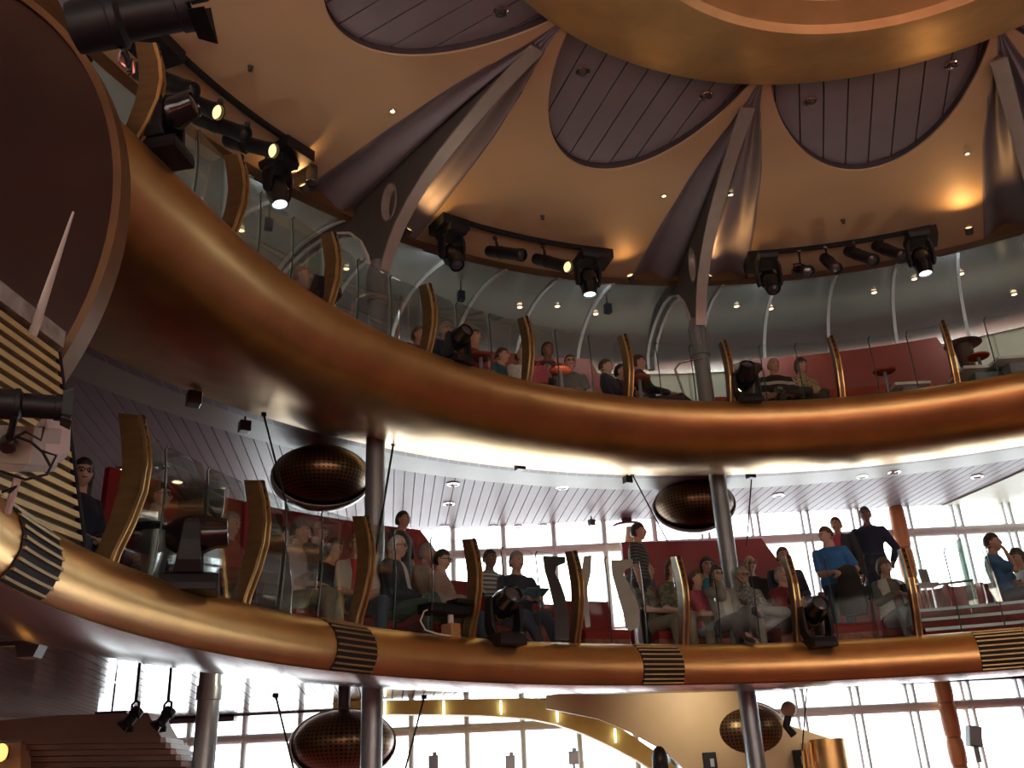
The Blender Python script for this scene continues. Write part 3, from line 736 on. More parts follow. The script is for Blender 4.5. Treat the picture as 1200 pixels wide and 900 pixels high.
par((1026, 288), (1058, 300), 7.45, (1033, 280), 'black par can on the right ceiling rail, tucked beside its right moving head')
par((196, 108), (256, 132), 7.5, (218, 96), 'lit black spotlight with warm lens on the left ceiling rail, the upper one', WARM, .10, .085)
par((228, 137), (288, 158), 7.55, (258, 120), 'unlit black spotlight on the left ceiling rail between the two lit ones')
par((266, 163), (321, 177), 7.5, (290, 146), 'lit black spotlight with warm lens on the left ceiling rail, the lower one', WARM, .10, .085)
par((160, 82), (226, 108), 7.4, (192, 70), 'unlit black spotlight on the left ceiling rail, highest in the row', None, .1, .09)
# big follow spotlight at the top left
spot_can('profile_spotlight', 'big black profile spotlight with hood at the top left corner above the balcony', at_d((82, 34), 6.3), at_d((222, 8), 6.2), .15, .125, at_d((153, 78), 6.9))
m = thing('spotlight_clamp', 'steel clamp and safety cable holding the big black spotlight at top left', 'clamp', at_d((152, 72), 6.85))
for q in ([(146, 52), (142, 62), (140, 72), (147, 78)], [(156, 68), (157, 85), (150, 88)], [(104, 2), (116, 8), (130, 0)]):
    t = MB(); t.tube([at_d(p, 6.75) - at_d((152, 72), 6.85) for p in q], .012, 6); obj('bracket', t, CHROME, m)
# ---- moving heads standing on the balcony rims
def rimhead(px, rr, z, yaw, tilt, sc, label):
    X = at_r(px, rr); a, _ = azr(X); P = pc(rr, a, z); return head_fixture('moving_head', label, P, yaw, tilt, True, sc)
rimhead((218, 714), 6.12, 2.99, R_(15), R_(5), 1.0, 'black moving head spotlight on the lower gilded rim at left, before a dark divider')
rimhead((592, 766), 6.10, 2.98, R_(-60), R_(20), 1.0, 'black moving head spotlight on the lower gilded rim below the man holding a tablet')
rimhead((962, 767), 6.10, 2.98, R_(-80), R_(20), .95, 'black moving head spotlight on the lower gilded rim below the man in the blue polo')
rimhead((537, 428), 6.13, 6.0, R_(-50), R_(15), .8, 'black moving head spotlight on the upper gilded rim before a man in dark glasses')
rimhead((878, 476), 6.12, 6.0, R_(-85), R_(35), .9, 'black moving head spotlight on the upper gilded rim beside the middle column')
rimhead((186, 196), 6.14, 6.0, R_(-10), R_(15), 1.0, 'black moving head spotlight on the upper gilded rim at far left below the lit spotlights')
r = thing('flag_hood', 'black square light hood on the upper gilded rim beside a seated person at left', 'hood', (0, 0, 0))
po, off = trace([(369, 321), (388, 326), (389, 335), (375, 352), (369, 352), (362, 340)], at_z((378, 350), 6.2), (-.3, -1, 0), -.22); mb = MB(); mb.prism(po, off); obj('hood', mb, BLACK, r, smooth=False)
t = MB(); P = at_z((372, 356), 6.1); t.tube([P, P + V((0, 0, .14))], .02, 8); obj('stand', t, BLACK, r)
r = thing('projector', 'small black projector on a wooden block with a white cable on the lower gilded rim', 'projector', (0, 0, 0))
X = at_z((519, 748), 3.07); a_, _ = azr(X); P = pc(6.25, a_, 3.06); Rz = Matrix.Rotation(R_(a_ - 90), 3, 'Z')
mb = MB(); mb.box(P + V((0, 0, .06)), (.12, .16, .14), Rz); obj('block', mb, mat('bare_wood', (.42, .25, .11), .5), r, smooth=False, bevel=.006)
mb = MB(); mb.lathe([(.03, .12), (.03, .22)], P, n=12); obj('post', mb, mat('pale_box', (.6, .57, .55)), r)
mb = MB(); mb.box(P + V((-.06, 0, .27)), (.52, .24, .10), Rz); mb.box(P + V((.1, 0, .34)), (.22, .2, .05), Rz); obj('body', mb, BLACK, r, smooth=False, bevel=.015)
mb = MB(); q = [P + Rz @ V(v) for v in ((-.26, 0, .26), (-.36, -.03, .22), (-.42, -.05, .12), (-.36, -.05, .04), (-.22, -.06, .01), (-.02, -.07, .0))]; mb.tube(q, .008, 6); obj('cable', mb, mat('white_cable', (.75, .74, .7), .5), r)
# ---- hanging dish speakers
PERF = perfmat('perforated_bronze', (.20, .12, .055), (.012, .008, .006), 1.0, .32, .9, .32)
def dish(px, rr, zt, label, rad=.60, hz=.37):
    c = at_r(px, rr); r = thing('dish_speaker', label, 'speaker', c); a, _ = azr(c)
    m = MB(); n = 48; pr = [(rad * math.sin(t), -hz * math.cos(t)) for t in [PI * k / 28 for k in range(29)]]
    m.lathe([(max(.003, x), z) for x, z in pr], n=n, cap=False); me = m.mesh('perforated_shell', PERF); fixn(me)
    uv = me.uv_layers.new(name='UVMap')
    for poly in me.polygons:
        cen = poly.center
        for li in poly.loop_indices:
            v = me.vertices[me.loops[li].vertex_index].co
            th = math.atan2(v.y, v.x); tc = math.atan2(cen.y, cen.x)
            if th - tc > PI: th -= 2 * PI
            if tc - th > PI: th += 2 * PI
            uv.data[li].uv = (th / (2 * PI) * 64, math.acos(max(-1, min(1, v.z / hz))) / PI * 26)
    obj('perforated_shell', me, PERF, r)
    e = (V((c.x, c.y, 0)) - V((1.5, -1, 0))).normalized(); t_ = V((-e.y, e.x, 0)); m = MB(); rg = []
    for k in range(15):                          # shell behind the perforated dome, a bowl opening towards the stage
        ph = -.18 + (PI / 2 + .17) * k / 14; cr_, sr_ = math.cos(ph), math.sin(ph)
        rg.append([e * (rad * 1.05 * sr_ + .02) + t_ * (rad * 1.05 * cr_ * math.cos(2 * PI * j / 40)) + V((0, 0, hz * 1.10 * cr_ * math.sin(2 * PI * j / 40) - .02)) for j in range(40)])
    m.loft(rg, cap=False); b = obj('back_shell', m, mat('dish_back', (.30, .27, .26), .32, .6), r, ang=60)
    sd = b.modifiers.new('s', 'SOLIDIFY'); sd.thickness = .02
    m = MB(); m.lathe([(.075, hz * .95), (.075, zt - c.z)], n=16); obj('stem', m, STEELD, r)
    m = MB(); m.lathe([(.16, zt - c.z - .02), (.16, zt - c.z)], n=16); obj('ceiling_plate', m, STEELD, r)
dish((377, 558), 8.7, 5.76, 'bronze perforated dish speaker hanging under the upper balcony beside the left column')
dish((813, 592), 8.9, 5.76, 'bronze perforated dish speaker hanging under the upper balcony behind the middle column')
dish((402, 870), 8.9, 2.94, 'bronze perforated dish speaker hanging under the lower balcony behind the left column')
dish((873, 858), 8.9, 2.94, 'bronze perforated dish speaker hanging under the lower balcony behind the middle column', .58, .40)
# ---- seating tiers
TIER = .30
def tier(name, rin, rout, z0, h, a0, a1):
    m = MB(); m.revolve([(rin, z0), (rin, z0 + h), (rout, z0 + h), (rout, z0)], a0, a1, 1.5); struct(obj(name, m, CARPET, ang=20))
tier('floor_tier_middle', 8.27, 10.2, ZL + .001, TIER, 86.3, 178)
tier('floor_tier_lounge', 4.4, 10.3, .001, .36, 100, 114)
tier('floor_tier_upper', 8.15, 10.68, ZU + .001, .25, 64, 172)
def bench(label, a0, a1, rf, z, backh=.5, group=None, back=True, seatm=None, backm=None, basem=None):
    r = thing('bench', label, 'bench', pc(rf, (a0 + a1) / 2, z), group=group); o = r.location.copy()
    def part(n, prof, m, b=0):
        k = MB(); k.revolve(prof, a0, a1, .8); q = obj(n, k, m, None, ang=40); q.data.transform(Matrix.Translation(-o)); q.parent = r
        if b: pass
    part('base', [(rf + .04, z), (rf, z + .26), (rf + .60, z + .26), (rf + .60, z)], basem or MOTTLE)
    part('seat', [(rf - .02, z + .262), (rf - .03, z + .34), (rf + .02, z + .38), (rf + .52, z + .36), (rf + .52, z + .262)], seatm or REDS)
    if back: part('backrest', [(rf + .50, z + .30), (rf + .54, z + .42), (rf + .60, z + .44 + backh), (rf + .70, z + .44 + backh), (rf + .68, z)], backm or REDW)
    return r
BN = 'benches of the lower balcony'
for i, (a0, a1) in enumerate(((159, 170), (146, 156), (133.2, 143), (120, 130), (108, 112.8), (94.8, 105), (82.5, 92.4))):
    bench('red bench with terracotta base, lower balcony front row, %s from the left' % ORD[i], a0, a1, 7.36, ZL, .40, BN)
for i, (a0, a1) in enumerate(((135, 150), (123, 134), (112, 121), (90, 103.0))):
    bench('red bench in the raised second row of the lower balcony, %s from the left' % ORD[i], a0, a1, 8.30, ZL + TIER, .5, BN)
bench('red bench at the far right of the lower balcony beyond the steps', 55, 71.5, 7.5, ZL, .42, BN)
UN = 'benches of the upper balcony'
for i, (a0, a1) in enumerate(((137.5, 149), (124.3, 135), (111, 122), (99, 109), (85.5, 95.5), (72.5, 83), (60, 70))):
    bench('orange red bench in the front row of the upper balcony, %s from the left' % ORD[i], a0, a1, 7.32, ZU, .38, UN, True, REDO, REDO, MOTTLE)
def booth_wall(label, rr, z0, pts, m, th=.08):
    """pts: (azimuth, top height) from left to right"""
    mb = MB(); rg = []
    for (a, t), (b, u) in zip(pts, pts[1:]):
        n = max(1, int(abs(a - b) / 1.0))
        for k in range(n): f = k / n; q = a + (b - a) * f; h = t + (u - t) * f; rg.append([pc(rr, q, z0), pc(rr, q, h), pc(rr + th, q, h), pc(rr + th, q, z0)])
    a, t = pts[-1]; rg.append([pc(rr, a, z0), pc(rr, a, t), pc(rr + th, a, t), pc(rr + th, a, z0)])
    mb.loft(rg); o = obj('booth_wall', mb, m, ang=30); return tag(o, label, 'partition')
booth_wall('tall red leather partition behind the left rows of the lower balcony', 9.03, ZL + TIER, [(151, 4.98), (123.2, 4.98), (121.2, 4.62), (119.0, 3.7)], REDW)
booth_wall('tall red leather partition behind the right rows of the lower balcony', 9.03, ZL + TIER, [(103.3, 4.98), (89.6, 4.99), (88.2, 4.6), (86.4, 3.7)], REDW)
booth_wall('low dark red partition beside the steps of the lower balcony', 9.03, ZL + TIER, [(118.5, 4.05), (106, 4.05)], REDW)
booth_wall('low red partition behind the seated woman with the camera', 8.25, ZL, [(86.3, 4.0), (77, 4.0)], REDW)
booth_wall('red partition of the upper balcony behind the man in grey with white trousers', 9.03, ZU + .25, [(123, 7.80), (114, 7.93), (104.9, 7.97), (103, 7.3), (102, 6.6)], mat('brick_red_panel', (.20, .03, .018), .5, 0, .1))
booth_wall('wide dark red partition of the upper balcony behind the woman in the floral blouse', 9.03, ZU + .25, [(88.0, 7.96), (69.6, 7.94), (68.2, 7.3), (67.3, 6.6)], mat('brick_red_panel', (.20, .03, .018)))
booth_wall('low red partition of the upper balcony at the right picture edge', 9.03, ZU + .25, [(67.5, 7.32), (56, 7.32)], mat('brick_red_panel', (.20, .03, .018)))
for i, (a0, a1) in enumerate(((71, 87.5), (58, 67))):
    bench('orange red bench in the back row of the upper balcony, %s at right' % ('wide one' if i == 0 else 'short one'), a0, a1, 8.30, ZU + .25, .42, UN, True, REDO, REDO, MOTTLE)
bench('orange red bench in the back row of the upper balcony behind the middle fins', 106, 122, 8.30, ZU + .25, .42, UN, True, REDO, REDO, MOTTLE)
# ---- dividers
def divider(name, label, px, P, nrm, th, m, cat='divider', rim=None):
    r = thing(name, label, cat, P); po, off = trace(px, P, nrm, th)
    mb = MB(); mb.prism([p - V(P) for p in po], off); obj('panel', mb, m, r, smooth=False)
    if rim:
        for (i, j) in rim:
            e = MB(); e.tube([p - V(P) - off * .1 for p in po[i:j]], .011, 6); obj('edge_trim', e, CHROME, r)
    return r
SMK = mat('smoked_panel', (.035, .03, .03), .3, 0, .1, spec=.12)
divider('divider_panel', 'dark smoked divider panel behind the left black moving head on the lower balcony', [(209, 573), (262, 574), (262, 590), (257, 620), (255, 660), (258, 715), (215, 706), (208, 650)], at_z((235, 700), ZL + .1), (.35, -1, 0), .02, SMK, rim=[(1, 6)])
divider('divider_panel', 'dark smoked curved divider panel to the left of the man in the white tee', [(304, 604), (330, 603), (332, 612), (328, 622), (337, 650), (342, 690), (340, 722), (300, 712), (302, 660)], at_z((322, 714), ZL + .1), (.35, -1, 0), .02, SMK, rim=[(3, 7)])
divider('divider_panel', 'dark hooked divider panel between the man with the tablet and a bronze fin', [(636, 652), (662, 653), (662, 660), (652, 664), (650, 672), (657, 685), (662, 700), (666, 720), (667, 750), (650, 750), (650, 715), (643, 685), (638, 668)], at_z((656, 748), ZL + .08), (.1, -1, 0), .025, SMK)
GP = mat('pale_green_glass_panel', (.30, .35, .30), .10, .1, .1, coat=.6)
divider('divider_panel', 'pale green hooked glass divider beside the bald man behind the glass', [(716, 657), (741, 656), (741, 664), (733, 668), (730, 674), (736, 684), (744, 700), (749, 715), (748, 735), (738, 740), (733, 735), (730, 718), (722, 690), (717, 672)], at_z((738, 745), ZL + .1), (.1, -1, 0), .025, GP, rim=[(5, 9)])
divider('divider_panel', 'slim pale glass divider just right of a bronze fin near the red low partition', [(684, 652), (693, 651), (692, 672), (688, 690), (690, 715), (692, 735), (686, 736), (682, 705), (680, 680)], at_z((688, 742), ZL + .15), (.1, -1, 0), .02, GP)
# stair with chrome nosings
r = thing('steps', 'short flight of dark red steps with chrome nosings at the right of the lower balcony', 'steps', (0, 0, 0))
for k in range(3):
    rr = 6.75 + .34 * k; z = ZL + .165 * k
    m = MB(); m.revolve([(rr, z), (rr, z + .165), (rr + 1.4, z + .165), (rr + 1.4, z)], 68.8, 79.4, 1); obj('riser', m, REDD, r, ang=20)
    m = MB(); m.revolve([(rr - .012, z + .135), (rr - .012, z + .17), (rr + .03, z + .17), (rr + .03, z + .166), (rr, z + .135)], 68.8, 79.4, 1); obj('nosing', m, STEEL, r)
def railpane(label, base, top, P, n):
    po, off = trace(base + top, P, n, .014); r = thing('stair_glass', label, 'glass panel', P)
    m = MB(); m.prism([p - V(P) for p in po], off); obj('glass', m, GREENG, r, smooth=False)
    e = MB(); e.tube([p - V(P) for p in po[-2:] + po[:1]], .016, 8); obj('rail', e, CHROME, r)
    return r
railpane('tall leaning glass stair screen with chrome edge, the left of the pair by the steps', [(1141, 728)], [(1133, 700), (1120, 634), (1126, 630), (1142, 690), (1150, 726)], at_z((1141, 728), ZL + .3), (.2, -1, 0))
railpane('tall leaning glass stair screen with chrome edge, the right of the pair by the steps', [(1168, 706)], [(1158, 690), (1143, 640), (1148, 638), (1163, 670), (1174, 705)], at_z((1168, 706), ZL + .3), (.2, -1, 0))
# ---- tables and chairs
def table(label, P, h, rad, m, stem=None, cone=False, cat='table'):
    r = thing('round_table', label, cat, P)
    t = MB(); t.lathe([(.004, h - .03), (rad * .9, h - .03), (rad, h - .015), (rad, h), (.004, h)], n=28, cap=False); obj('tabletop', t, m, r)
    t = MB()
    if cone: t.lathe([(rad * .42, 0), (rad * .36, h * .5), (rad * .5, h - .03)], n=18)
    else: t.lathe([(rad * .55, 0), (rad * .5, .02), (.025, .04), (.025, h - .03)], n=14)
    obj('pedestal', t, stem or STEEL, r); return r
def tpos(px, z, h): X = at_z(px, z + h); return V((X.x, X.y, z))
table('dark round pedestal table before the man in pale blue at left', tpos((184, 620), ZL, .62), .62, .25, mat('dark_tabletop', (.035, .035, .035), .25), None, True)
table('dark round table with tapered base on the upper balcony beside the middle column', tpos((871, 433), ZU, .72), .72, .26, mat('brown_tabletop', (.06, .045, .04), .3), mat('brown_tabletop', (.06, .045, .04)), True)
table('dark round table with tapered base on the upper balcony at right before the cream wall', tpos((1128, 403), ZU + .25, 1.0), 1.0, .26, mat('brown_tabletop', (.06, .045, .04)), mat('brown_tabletop', (.06, .045, .04)), True)
RT = mat('orange_tabletop', (.32, .05, .02), .5, 0, .1)
for px, z, lab in (((1036, 434), ZU + .1, 'small orange round table on the upper balcony in front of the wide red partition'), ((1146, 417), ZU + .25, 'small orange round table on the upper balcony near the right picture edge'), ((563, 417), ZU, 'small orange round table on the upper balcony behind the left moving head'), ((657, 433), ZU, 'small orange round table on the upper balcony beside the man in white trousers'), ((749, 443), ZU, 'small orange round table on the upper balcony before the man with crossed legs')):
    table(lab, tpos(px, z, .60), .60, .15, RT)
def chair(px, z, rz, label):
    X = at_z(px, z + .85); r = thing('tub_chair', label, 'chair', (X.x, X.y, z), rz)
    m = MB(); m.lathe([(.20, .0), (.24, .36), (.25, .42), (.004, .44)], n=20); obj('seat', m, REDW, r)
    m = MB(); rg = []
    for k in range(15):
        a = R_(-105 + 15 * k); c, s = math.cos(a), math.sin(a); rg.append([V((-.26 * c, .26 * s, .25)), V((-.31 * c, .31 * s, .85)), V((-.26 * c, .26 * s, .87)), V((-.22 * c, .22 * s, .25))])
    m.loft(rg); obj('backrest', m, REDW, r); return r
chair((1090, 689), ZL + .45, R_(-90), 'red tub chair by the window to the right of the terracotta column')
chair((1128, 685), ZL + .45, R_(-90), 'red tub chair by the window behind the left leaning stair glass')
tier('floor_tier_window', 8.35, 10.2, ZL + .001, .45, 52, 86.2)
r = thing('menu_stand', 'small grey upright card box on the ledge behind the terracotta column', 'box', at_y((1084, 682), 13.6))
m = MB(); m.box((0, 0, .08), (.13, .05, .20), Matrix.Rotation(-.2, 3, 'X')); obj('card', m, STEEL, r, smooth=False)
m = MB(); m.box((0, 0, -.05), (.3, .2, .05)); obj('foot', m, mat('pale_box', (.6, .57, .55)), r, smooth=False)
r = thing('window_rail', 'slim chrome rail along the window behind the red tub chairs', 'rail', (0, 0, 0)); m = MB(); m.tube([at_y((1090, 686), 14.4), at_y((1140, 680), 14.4)], .02, 8); obj('bar', m, CHROME, r)
for q in ((1092, 686), (1138, 681)):
    P = at_y(q, 14.4); m = MB(); m.tube([P, V((P.x, P.y, ZL))], .018, 8); obj('post', m, CHROME, r)
r = thing('cream_post', 'cream leaning post by the window behind the standing man in stripes', 'post', (0, 0, 0)); m = MB(); m.tube([at_y((741, 619), 15.2), at_y((731, 702), 15.2)], [.10, .09], 12); obj('post', m, mat('cream_post', (.62, .50, .26), .5), r)
# ---- small things hung from the ceilings
def rod(a, ra, b, rb, label, rad=.012):
    A, B = at_r(a, ra), at_r(b, rb); r = thing('hanging_rod', label, 'rod', A); m = MB(); m.tube([V((0, 0, 0)), B - A], rad, 8); obj('rod', m, BLACK, r)
    m = MB(); m.lathe([(.03, -.02), (.03, .02)], n=8); obj('joint', m, BLACK, r); return r
rod((461, 520), 7.7, (440, 650), 7.4, 'thin black rod slanting down from the upper balcony just right of the left column', .014)
rod((309, 486), 7.8, (343, 620), 7.6, 'thin black rod slanting down beside the left bronze dish speaker', .011)
rod((741, 556), 8.1, (783, 636), 8.0, 'thin black rod slanting down left of the middle bronze dish speaker', .010)
rod((881, 556), 8.2, (875, 640), 8.2, 'thin black rod with a small box hanging right of the middle column', .010)
rod((497, 817), 7.2, (474, 905), 7.2, 'thin black rod slanting down under the lower balcony right of the left column', .011)
rod((323, 815), 7.2, (345, 905), 7.2, 'thin black rod slanting down under the lower balcony left of the dish speaker', .011)
rod((946, 800), 7.3, (940, 880), 7.3, 'thin black rod hanging under the lower balcony right of the middle column', .009)
def minibox(px, z, s, label):
    X = at_z(px, z); r = thing('ceiling_speaker', label, 'speaker', X); m = MB(); m.box((0, 0, -s * .5), (s, s, s), Matrix.Rotation(.5, 3, 'Z')); obj('case', m, STEELD, r, smooth=False, bevel=.01); m = MB(); m.lathe([(.012, 0), (.012, .06)], n=8); obj('stem', m, BLACK, r); return r
minibox((287, 494), 5.70, .13, 'small dark box speaker under the plum boards near the left dish speaker')
minibox((609, 541), 5.70, .12, 'small dark box under the lilac boards at the middle of the upper balcony')
minibox((735, 558), 5.70, .11, 'small dark box under the lilac boards left of the middle dish speaker')
minibox((879, 552), 5.70, .11, 'small red brown box under the lilac boards right of the middle column')
minibox((693, 609), 5.70, .10, 'tiny box under the lilac boards above the dark hooked divider')
minibox((228, 460), 5.70, .15, 'small dark box under the plum boards at left where the gilded ring ends')
for px, lab in (((540, 333), 'small black loudspeaker hanging from the silver vault left of centre'), ((711, 348), 'small black loudspeaker hanging from the silver vault near the middle arch'), ((316, 247), 'small black loudspeaker hanging from the silver vault at left')):
    X = vault_hit(px) + V((0, 0, -.02)); r = thing('ceiling_speaker', lab, 'speaker', X)
    m = MB(); m.box((0, 0, -.20), (.11, .11, .17), Matrix.Rotation(.4, 3, 'Z')); obj('case', m, BLACK, r, smooth=False, bevel=.01); m = MB(); m.tube([V((0, 0, .02)), V((0, 0, -.13))], .012, 8); obj('stem', m, BLACK, r)
for i, (px, lit) in enumerate((((147, 550), 1), ((208, 564), 1), ((190, 547), 0), ((531, 567), 0), ((526, 590), 0), ((659, 571), 0), ((575, 540), 0), ((607, 617), 0), ((578, 617), 1), ((521, 617), 1), ((1010, 558), 0), ((1145, 558), 0), ((1048, 553), 0), ((912, 580), 0), ((636, 616), 1), ((735, 613), 0))):
    downlight(at_z(px, 5.775), .07, 'small %s round downlight in the lilac boards under the upper balcony' % ('lit' if lit else 'unlit'), 'downlights under the upper balcony, ' + ('lit' if lit else 'unlit'), 8, WARMS if lit else LENS, False)
# ceiling downlights that wash the cream ceiling near the brackets
for px, lab in (((535, 177), 'small lit spot in the fluted vault right of the left bracket'), ((858, 236), 'small lit spot in the fluted vault right of the middle bracket'), ((779, 237), 'small lit spot at the cream edge left of the middle bracket'), ((1136, 189), 'small lit spot in the fluted vault at the right picture edge'), ((460, 138), 'small lit spot at the cream edge left of the left bracket')):
    X = at_z(px, 9.12); X.z = zc(azr(X)[1]) - .012; downlight(X, .03, lab, None, 3, lamp=False)
for px, aim, lab, pw in (((354, 216), (330, 170), 'lit warm uplighter on the ceiling edge beside the left moving head', 22), ((480, 268), (500, 235), 'lit warm uplighter right of the left roof bracket', 22), ((1135, 266), (1130, 235), 'lit warm uplighter near the right picture edge', 22), ((832, 322), (850, 290), 'lit warm uplighter right of the middle roof bracket', 18), ((738, 322), (725, 290), 'lit warm uplighter left of the middle roof bracket', 6)):
    X = at_z(px, 8.80); r = thing('uplighter', lab, 'spotlight', X); T = at_z(aim, 9.05); d = (T - X).normalized()
    m = MB(); m.lathe([(.02, -.12), (.055, -.11), (.06, 0), (.05, 0), (.048, -.02)], (0, 0, 0), d, n=16, cap=False); obj('can', m, STEELD, r)
    m = MB(); m.lathe([(.048, -.02), (.003, -.012)], (0, 0, 0), d, n=16, cap=False); obj('lamp_face', m, WARM, r)
    L = bpy.data.lights.new('uplight_lamp', 'SPOT'); L.energy = pw; L.color = (1, .50, .17); L.spot_size = 2.4; L.spot_blend = 1; L.shadow_soft_size = .06
    o = bpy.data.objects.new('lamp', L); COL.objects.link(o); o.parent = r; o.location = d * .03; o.rotation_euler = d.to_track_quat('-Z', 'Y').to_euler()
for px, lab in (((293, 84), 'tiny dark sprinkler on the left cream ceiling field'), ((636, 258), 'tiny dark sprinkler on the middle cream ceiling field'), ((989, 263), 'tiny dark sprinkler on the right cream ceiling field')):
    X = at_z(px, 9.08); X.z = zc(azr(X)[1]); r = thing('sprinkler', lab, 'sprinkler', X); m = MB(); m.lathe([(.035, 0), (.03, -.015), (.012, -.02), (.012, -.05), (.028, -.055)], n=10); obj('head', m, STEELD, r)
X = at_z((365, 213), 8.85); r = thing('cylinder_lamp', 'short dark cylinder lamp under the ceiling edge beside the left warm uplighter', 'ceiling light', X); m = MB(); m.lathe([(.075, -.02), (.075, .22)], n=18); obj('can', m, STEELD, r); m = MB(); m.lathe([(.08, -.03), (.08, -.01), (.06, -.01), (.06, -.03)], n=18, cap=False); obj('rim', m, CHROME, r)
# ---- the lounge below the lower balcony
r = thing('arched_soffit', 'yellow glowing arched band with slim white gaps drawn glowing at the window below the balcony', 'soffit', (0, 0, 0))
topl = [(390, 822), (440, 821), (500, 820), (560, 819), (620, 818), (660, 822), (700, 838), (735, 858), (770, 882), (800, 905)]
botl = [(390, 836), (440, 837), (500, 837), (560, 838), (620, 842), (650, 848), (685, 860), (715, 874), (745, 890), (770, 905)]
PL = at_y((600, 830), 14.3); ta, off = trace(topl, PL, (0, -1, 0), -.35); ba, _ = trace(botl, PL, (0, -1, 0), -.35)
rg = [[t, b, b + off, t + off] for t, b in zip(ta, ba)]; mb = MB(); mb.loft(rg); obj('band', mb, YGLOW, r, ang=30)
for q in ((451, 829), (520, 829), (587, 829), (653, 838), (721, 862)):  # bright gaps between panels, drawn as glowing tubes; no lamps there
    P = at_y(q, 14.25); m = MB(); m.tube([P + V((0, 0, -.09)), P + V((0, 0, .09))], .012, 8); obj('glowing_gap', m, GAPGLOW, r)
tw, off = trace([(640, 815), (700, 806), (862, 800), (895, 832), (925, 850), (985, 869), (985, 905), (806, 905), (780, 880), (740, 858), (700, 842), (640, 830)], at_y((850, 850), 13.6), (0, -1, 0), -.15)
mb = MB(); mb.prism(tw, off); o = obj('tan_partition', mb, TAN, smooth=False); tag(o, 'tan panelled partition behind the right dish speaker below the lower balcony', 'partition')
for px, lab in (((832, 893), 'small black wall lamp on the tan partition, left of the dish speaker'), ((938, 890), 'small black wall lamp on the tan partition, right of the dish speaker')):
    P = at_y(px, 13.55); r = thing('wall_lamp', lab, 'wall lamp', P); m = MB(); m.box((0, 0, 0), (.17, .10, .24)); obj('case', m, BLACK, r, smooth=False, bevel=.01); m = MB(); m.box((.02, -.055, -.01), (.05, .01, .10)); obj('lamp_face', m, STEEL, r, smooth=False)
r = thing('gold_drum', 'short gilded drum with vertical ribs below the right dish speaker', 'drum', (0, 0, 0)); P = at_y((975, 905), 13.2)
m = MB(); m.lathe([(.22, -.25), (.22, .40)], P, n=24); obj('shell', m, GOLDL, r); m = MB()
for k in range(5): m.tube([P + V((-.36 + .05 * k, -.05, -.2)), P + V((-.34 + .05 * k, -.05, .36))], .02, 8)
obj('rib', m, GOLDL, r)
r = thing('ball_lamp', 'small pale ball on a dark neck behind the right dish speaker', 'lamp', at_y((924, 831), 13.0)); m = MB(); m.ell((0, 0, 0), (.10, .10, .10), 16, 12); obj('ball', m, mat('tan_ball', (.45, .33, .22), .4), r); m = MB(); m.tube([V((0, 0, -.05)), V((-.06, 0, -.2)), V((.02, 0, -.32))], .05, 10); obj('neck', m, BLACK, r)
r = thing('pa_speaker', 'small dark box speaker fixed to the lower terracotta column', 'speaker', at_y((1141, 863), 12.6)); m = MB(); m.box((0, 0, 0), (.15, .15, .24), Matrix.Rotation(.2, 3, 'Y')); obj('case', m, STEELD, r, smooth=False, bevel=.01); m = MB(); m.tube([V((0, 0, -.1)), V((0, 0, -.3))], .03, 8); obj('bracket', m, STEELD, r)
for i, px in enumerate(((508, 893), (598, 893), (672, 888))):
    P = at_y(px, 14.6); r = thing('window_monitor', 'small grey box on the sill before the lower window, %s from the left' % ORD[i], 'box', P); m = MB(); m.box((0, 0, 0), (.14, .08, .18)); m.box((.02, 0, .11), (.06, .05, .05)); obj('case', m, STEEL, r, smooth=False); m = MB(); m.tube([V((0, 0, -.09)), V((0, 0, -.4))], .02, 8); obj('stalk', m, STEEL, r)
# brown stepped bulkhead at lower left
r = thing('stepped_bulkhead', 'brown stepped slatted bulkhead at the lower left under the balcony', 'bulkhead', (0, 0, 0))
PB = at_y((100, 860), 9.6); po, off = trace([(-20, 846), (70, 838), (173, 835), (190, 866), (-20, 866)], PB, (0, -1, 0), -.5); m = MB(); m.prism(po, off); obj('fascia', m, BROWNP, r, smooth=False)
for k in range(6):
    y0 = 866 + 7 * k; x1 = 188 + 6 * k
    po, off = trace([(26, y0), (x1, y0 - 2), (x1, y0 + 4), (26, y0 + 6)], at_y((100, 860), 9.55 + .06 * k), (0, -1, 0), -.5); m = MB(); m.prism(po, off); obj('slat', m, BROWNP, r, smooth=False)
    po, off = trace([(x1, y0 - 2), (x1 + 6, y0 - 2), (x1 + 7, y0 + 4), (x1, y0 + 4)], at_y((100, 860), 9.55 + .06 * k), (0, -1, 0), -.5); m = MB(); m.prism(po, off); obj('slat_end', m, WHITEM, r, smooth=False)
po, off = trace([(-20, 872), (24, 870), (24, 905), (-20, 905)], at_y((0, 880), 9.5), (0, -1, 0), -.2); m = MB(); m.prism(po, off); obj('end_panel', m, TAN, r, smooth=False)
r = thing('wall_lamp', 'small lit amber lamp at the bottom left corner', 'wall lamp', at_y((1, 882), 9.3)); m = MB(); m.ell((0, 0, 0), (.06, .05, .08)); obj('shade', m, emit('amber', (1, .42, .08), 3), r); m = MB(); m.box((0, .04, 0), (.1, .03, .12)); obj('plate', m, BROWNRIM, r)
X = at_z((133, 836), 2.62); r = thing('track_bar', 'black straight track bar under the lower balcony at left', 'rail', X); m = MB(); A, B = at_y((112, 839), X.y), at_y((149, 838), X.y); m.box((A + B) / 2 - X, ((B - A).length, .06, .09)); obj('bar', m, BLACK, r, smooth=False); m = MB(); P = (A + B) / 2 - X; m.tube([P, P + V((0, 0, 2.94 - ((A + B) / 2).z))], .012, 6); obj('hanger', m, BLACK, r)
